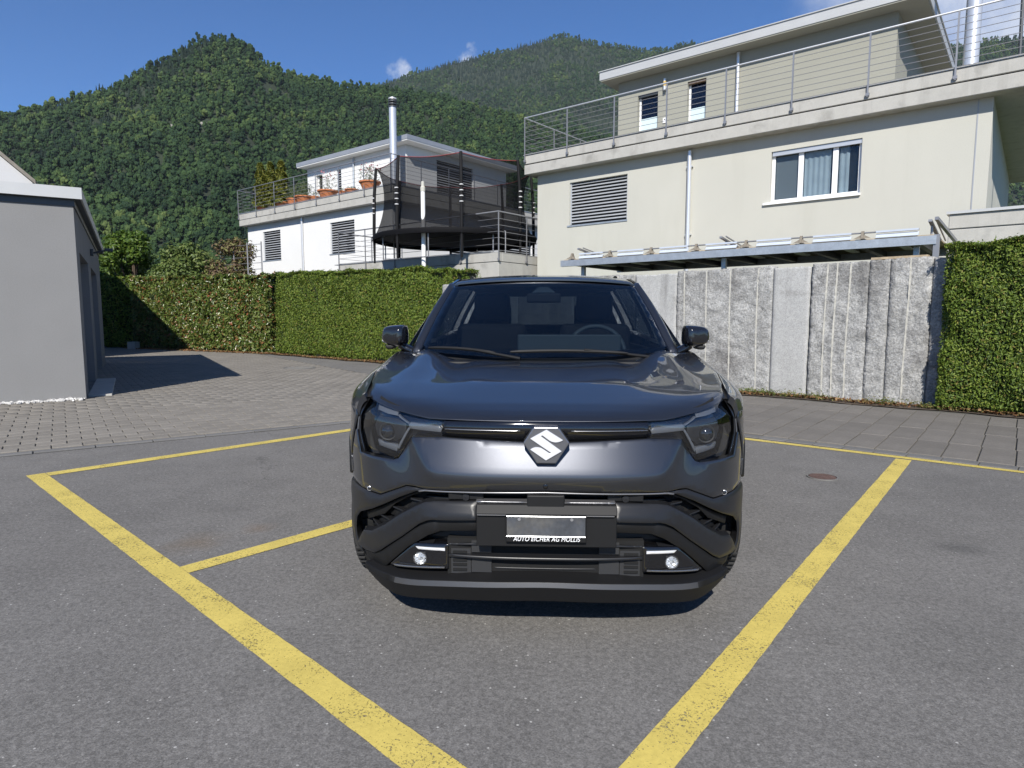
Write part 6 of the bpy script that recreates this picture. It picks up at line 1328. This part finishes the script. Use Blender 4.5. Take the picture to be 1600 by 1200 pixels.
# ---- wheels
def wheel(x, y, sg):
    w_ = empty('wheel', (x, y, .345), 0, car)
    MB().lathe([(.24, -.105), (.30, -.112), (.335, -.10), (.344, -.07), (.345, 0), (.344, .07), (.335, .10), (.30, .112), (.24, .105)], 48, ax='x').build('tyre', MAT['rubber'], w_, smooth=True)
    tb = MB()
    for k in range(60):
        a = 2*pi*k/60
        for xo in (-.075, -.025, .025, .075):
            aa = a + (.03 if abs(xo) > .05 else 0); c0, s0_ = cos(aa), sin(aa); t = .02
            tb.add([(xo-.018, .3435*cos(aa-t), .3435*sin(aa-t)), (xo+.018, .3435*cos(aa-t), .3435*sin(aa-t)), (xo+.018, .3435*cos(aa+t), .3435*sin(aa+t)), (xo-.018, .3435*cos(aa+t), .3435*sin(aa+t)), (xo-.015, .351*cos(aa-t*.8), .351*sin(aa-t*.8)), (xo+.015, .351*cos(aa-t*.8), .351*sin(aa-t*.8)), (xo+.015, .351*cos(aa+t*.8), .351*sin(aa+t*.8)), (xo-.015, .351*cos(aa+t*.8), .351*sin(aa+t*.8))], [(4, 5, 6, 7), (0, 1, 5, 4), (1, 2, 6, 5), (2, 3, 7, 6), (3, 0, 4, 7)])
    o = tb.build('tread', MAT['rubber'], w_); tag(o, kind='stuff')
    rm = MB(); rm.lathe([(.245, -.08), (.24, .08*1), (.225, .085), (.215, .05), (.21, -.08)], 40, ax='x'); rm = rm.build('rim', MAT['satin'], w_, smooth=True); 
    for k in range(5):
        a = 2*pi*k/5 + .3; s_ = MB(); s_.prism([(-.022, .03), (.022, .03), (.045, .235), (-.045, .235)], sg*.055, sg*.085, 'x'); o = s_.build('spoke', MAT['silver'], w_, bevel=.006); o.rotation_euler = (a, 0, 0)
    MB().lathe([(.05, sg*.05), (.055, sg*.08), (.03, sg*.088), (.001, sg*.088)], 20, ax='x').build('hub', MAT['satin'], w_, smooth=True)
    MB().lathe([(.001, sg*.0), (.17, sg*.0), (.17, sg*.02), (.001, sg*.02)], 30, ax='x').build('brake_disc', MAT['rail'], w_)
for y in (FA, RA):
    for sg in (1, -1): wheel(sg*.80, y, sg)
for y in (FA, RA):
    for sg in (1, -1):
        lm = MB(); N_ = 16
        for k in range(N_+1):
            a = radians(-10 + 200*k/N_); yy, zz = y + .43*cos(a), .345 + .43*sin(a); lm.v += [(sg*.60, yy, zz), (sg*.80, yy, zz)]
        lm.f = [(2*k, 2*k+1, 2*k+3, 2*k+2) for k in range(N_)]; lm.build('wheel_liner', MAT['hole'], car)

# ---- mirrors
for sg in (1, -1):
    mp = [(.832, 1.130), (.836, 1.232), (.850, 1.243), (.955, 1.236), (.990, 1.216), (.995, 1.150), (.985, 1.132), (.945, 1.112), (.905, 1.106), (.845, 1.112)]
    mb = MB(); n_ = len(mp); cx_, cz_ = .91, 1.175
    rings = [(1.47, .80), (1.43, .97), (1.44, 1.0), (1.52, 1.0), (1.535, .94)]
    rings = [(1.395, .45), (1.405, .72), (1.42, .88), (1.445, .97), (1.48, 1.0), (1.545, 1.0), (1.555, .95)]
    for (yy, sc) in rings: mb.v += [(sg*(cx_+(x-cx_)*sc + .0), yy + .02*((x-cx_)/.08), cz_+(z-cz_)*sc + .004*(1-sc)) for x, z in mp]
    mb.f = [(i*n_+k, i*n_+(k+1) % n_, (i+1)*n_+(k+1) % n_, (i+1)*n_+k) for i in range(len(rings)-1) for k in range(n_)] + [tuple(range(n_)), tuple(range((len(rings)-1)*n_, len(rings)*n_))]
    mo = mb.build('mirror', MAT['gloss_shell'], car, smooth=True); sub = mo.modifiers.new('s', 'SUBSURF'); sub.levels = 2; sub.render_levels = 2
    lowp = [(.89, 1.118), (.92, 1.092), (.955, 1.094), (.965, 1.118)]
    MB().prism([(sg*x, z) for x, z in lowp], 1.43, 1.53).build('mirror_camera', MAT['grain'], mo, bevel=.008)
    MB().prism([(sg*x, z) for x, z in [(.958, 1.128), (.958, 1.143), (.984, 1.150), (.984, 1.138)]], 1.44, 1.50).build('indicator', MAT['drl'], mo, bevel=.004)
    MB().prism([(sg*x, z) for x, z in [(.85, 1.125), (.85, 1.228), (.975, 1.218), (.98, 1.14)]], 1.553, 1.558).build('mirror_glass', MAT['chrome'], mo)
    st_ = MB(); st_.tube([(sg*.80, 1.47, 1.075), (sg*.835, 1.47, 1.092), (sg*.875, 1.48, 1.118)], [.030, .026, .028], 8); st_.build('mirror_stalk', MAT['gloss'], mo, smooth=True)
# ---- wipers
def wiper(p0, p1, pivot, mid):
    w_ = MB(); w_.tube([pivot, mid], [.010, .007], 8); w_ = w_.build('wiper', MAT['grain'], car, smooth=True)
    k = 12; pts = [Vector(p0).lerp(Vector(p1), i/k) + Vector((0, -.012, .009*sin(pi*i/k))) for i in range(k+1)]
    b_ = MB(); b_.tube(pts, [.006]+[.010]*(k-1)+[.006], 6); b_.build('blade', MAT['grain'], w_, smooth=True)
wiper((-.665, 1.26, 1.110), (-.27, 1.12, 1.088), (-.13, 1.06, 1.060), (-.40, 1.15, 1.105))
wiper((-.185, 1.10, 1.095), (.46, 1.14, 1.087), (.62, 1.17, 1.062), (.22, 1.11, 1.108))
MB().box(-.72, .72, 1.05, 1.30, 1.0, 1.045).build('cowl', MAT['grain'], car, bevel=.01)
# ---- cabin
ds = MB(); ds.prism([(1.15, 1.03), (1.35, 1.075), (1.62, 1.085), (1.72, 1.05), (1.75, .85), (1.70, .5), (1.15, .5)], -.74, .74, 'x'); ds.build('dashboard', MAT['cabin'], car, bevel=.01)
MB().box(-.16, .47, 1.50, 1.53, 1.07, 1.180).build('display_back', MAT['dash'], car, bevel=.008)
sw_ = MB(); pts = [(.345 + .185*cos(2*pi*k/32), 1.79 + .06*sin(2*pi*k/32), 1.055 + .172*sin(2*pi*k/32)) for k in range(33)]; sw_.tube(pts, .015, 8, cap=False); sw_ = sw_.build('steering_wheel', MAT['dash'], car, smooth=True); MB().box(.27, .42, 1.76, 1.80, 1.0, 1.08).build('hub', MAT['cabin'], sw_, bevel=.01); MB().box(.18, .51, 1.775, 1.79, 1.03, 1.05).build('spoke', MAT['cabin'], sw_)
for x, y, hh in ((-.37, 2.20, 1.24), (.37, 2.20, 1.24), (-.40, 3.05, 1.18), (.40, 3.05, 1.18)):
    st_ = MB(); st_.box(x-.25, x+.25, y-.05, y+.10, .55, hh); st_ = st_.build('seat', MAT['seat'], car, bevel=.05, seg=3, smooth=True)
    MB().box(x-.25, x+.25, y-.52, y-.0, .45, .62).build('cushion', MAT['seat'], st_, bevel=.04, seg=3); MB().box(x-.13, x+.13, y+.02, y+.12, hh+.02, hh+.22).build('headrest', MAT['seat'], st_, bevel=.035, seg=3, smooth=True)
MB().box(-.11, .11, 1.74, 1.77, 1.378, 1.440).build('rear_view_mirror', MAT['cabin'], car, bevel=.012)
MB().box(-.80, .80, 1.10, 4.1, .20, .30).build('floor_pan', MAT['cabin'], car)
for sg in (1, -1): MB().box(min(sg*.76, sg*.80), max(sg*.76, sg*.80), 1.5, 4.0, .30, 1.06).build('door_trim', MAT['cabin'], car)
MB().box(-.78, .78, .60, 1.10, .35, .80).build('engine_bay', MAT['hole'], car); MB().box(-.75, .75, 3.3, 4.05, .30, 1.12).build('boot_trim', MAT['cabin'], car)
hl_ = MB(); 
for k in range(9):
    b_ = k/8; p = roof(1, b_*.96+.02); hl_.v += [(-p[0]*.98, p[1], p[2]-.035), (p[0]*.98, p[1], p[2]-.035)]
hl_.f = [(2*k, 2*k+1, 2*k+3, 2*k+2) for k in range(8)]; hl_.build('headliner', MAT['cabin'], car)
# ------------------------------------------------------------------ air: thin haze between the car park and the hills
m = bpy.data.materials.new('air'); m.use_nodes = True; n, l = m.node_tree.nodes, m.node_tree.links; n.remove(n['Principled BSDF'])
pv = n.new("ShaderNodeVolumePrincipled"); pv.inputs['Color'].default_value = (.80, .88, 1, 1); pv.inputs['Density'].default_value = .00005; pv.inputs['Anisotropy'].default_value = .2
l.new(pv.outputs[0], n['Material Output'].inputs['Volume'])
hz = MB().box(-3200, 3200, -2900, 3300, -2.5, 1180).build('haze', m); tag(hz, kind='stuff')
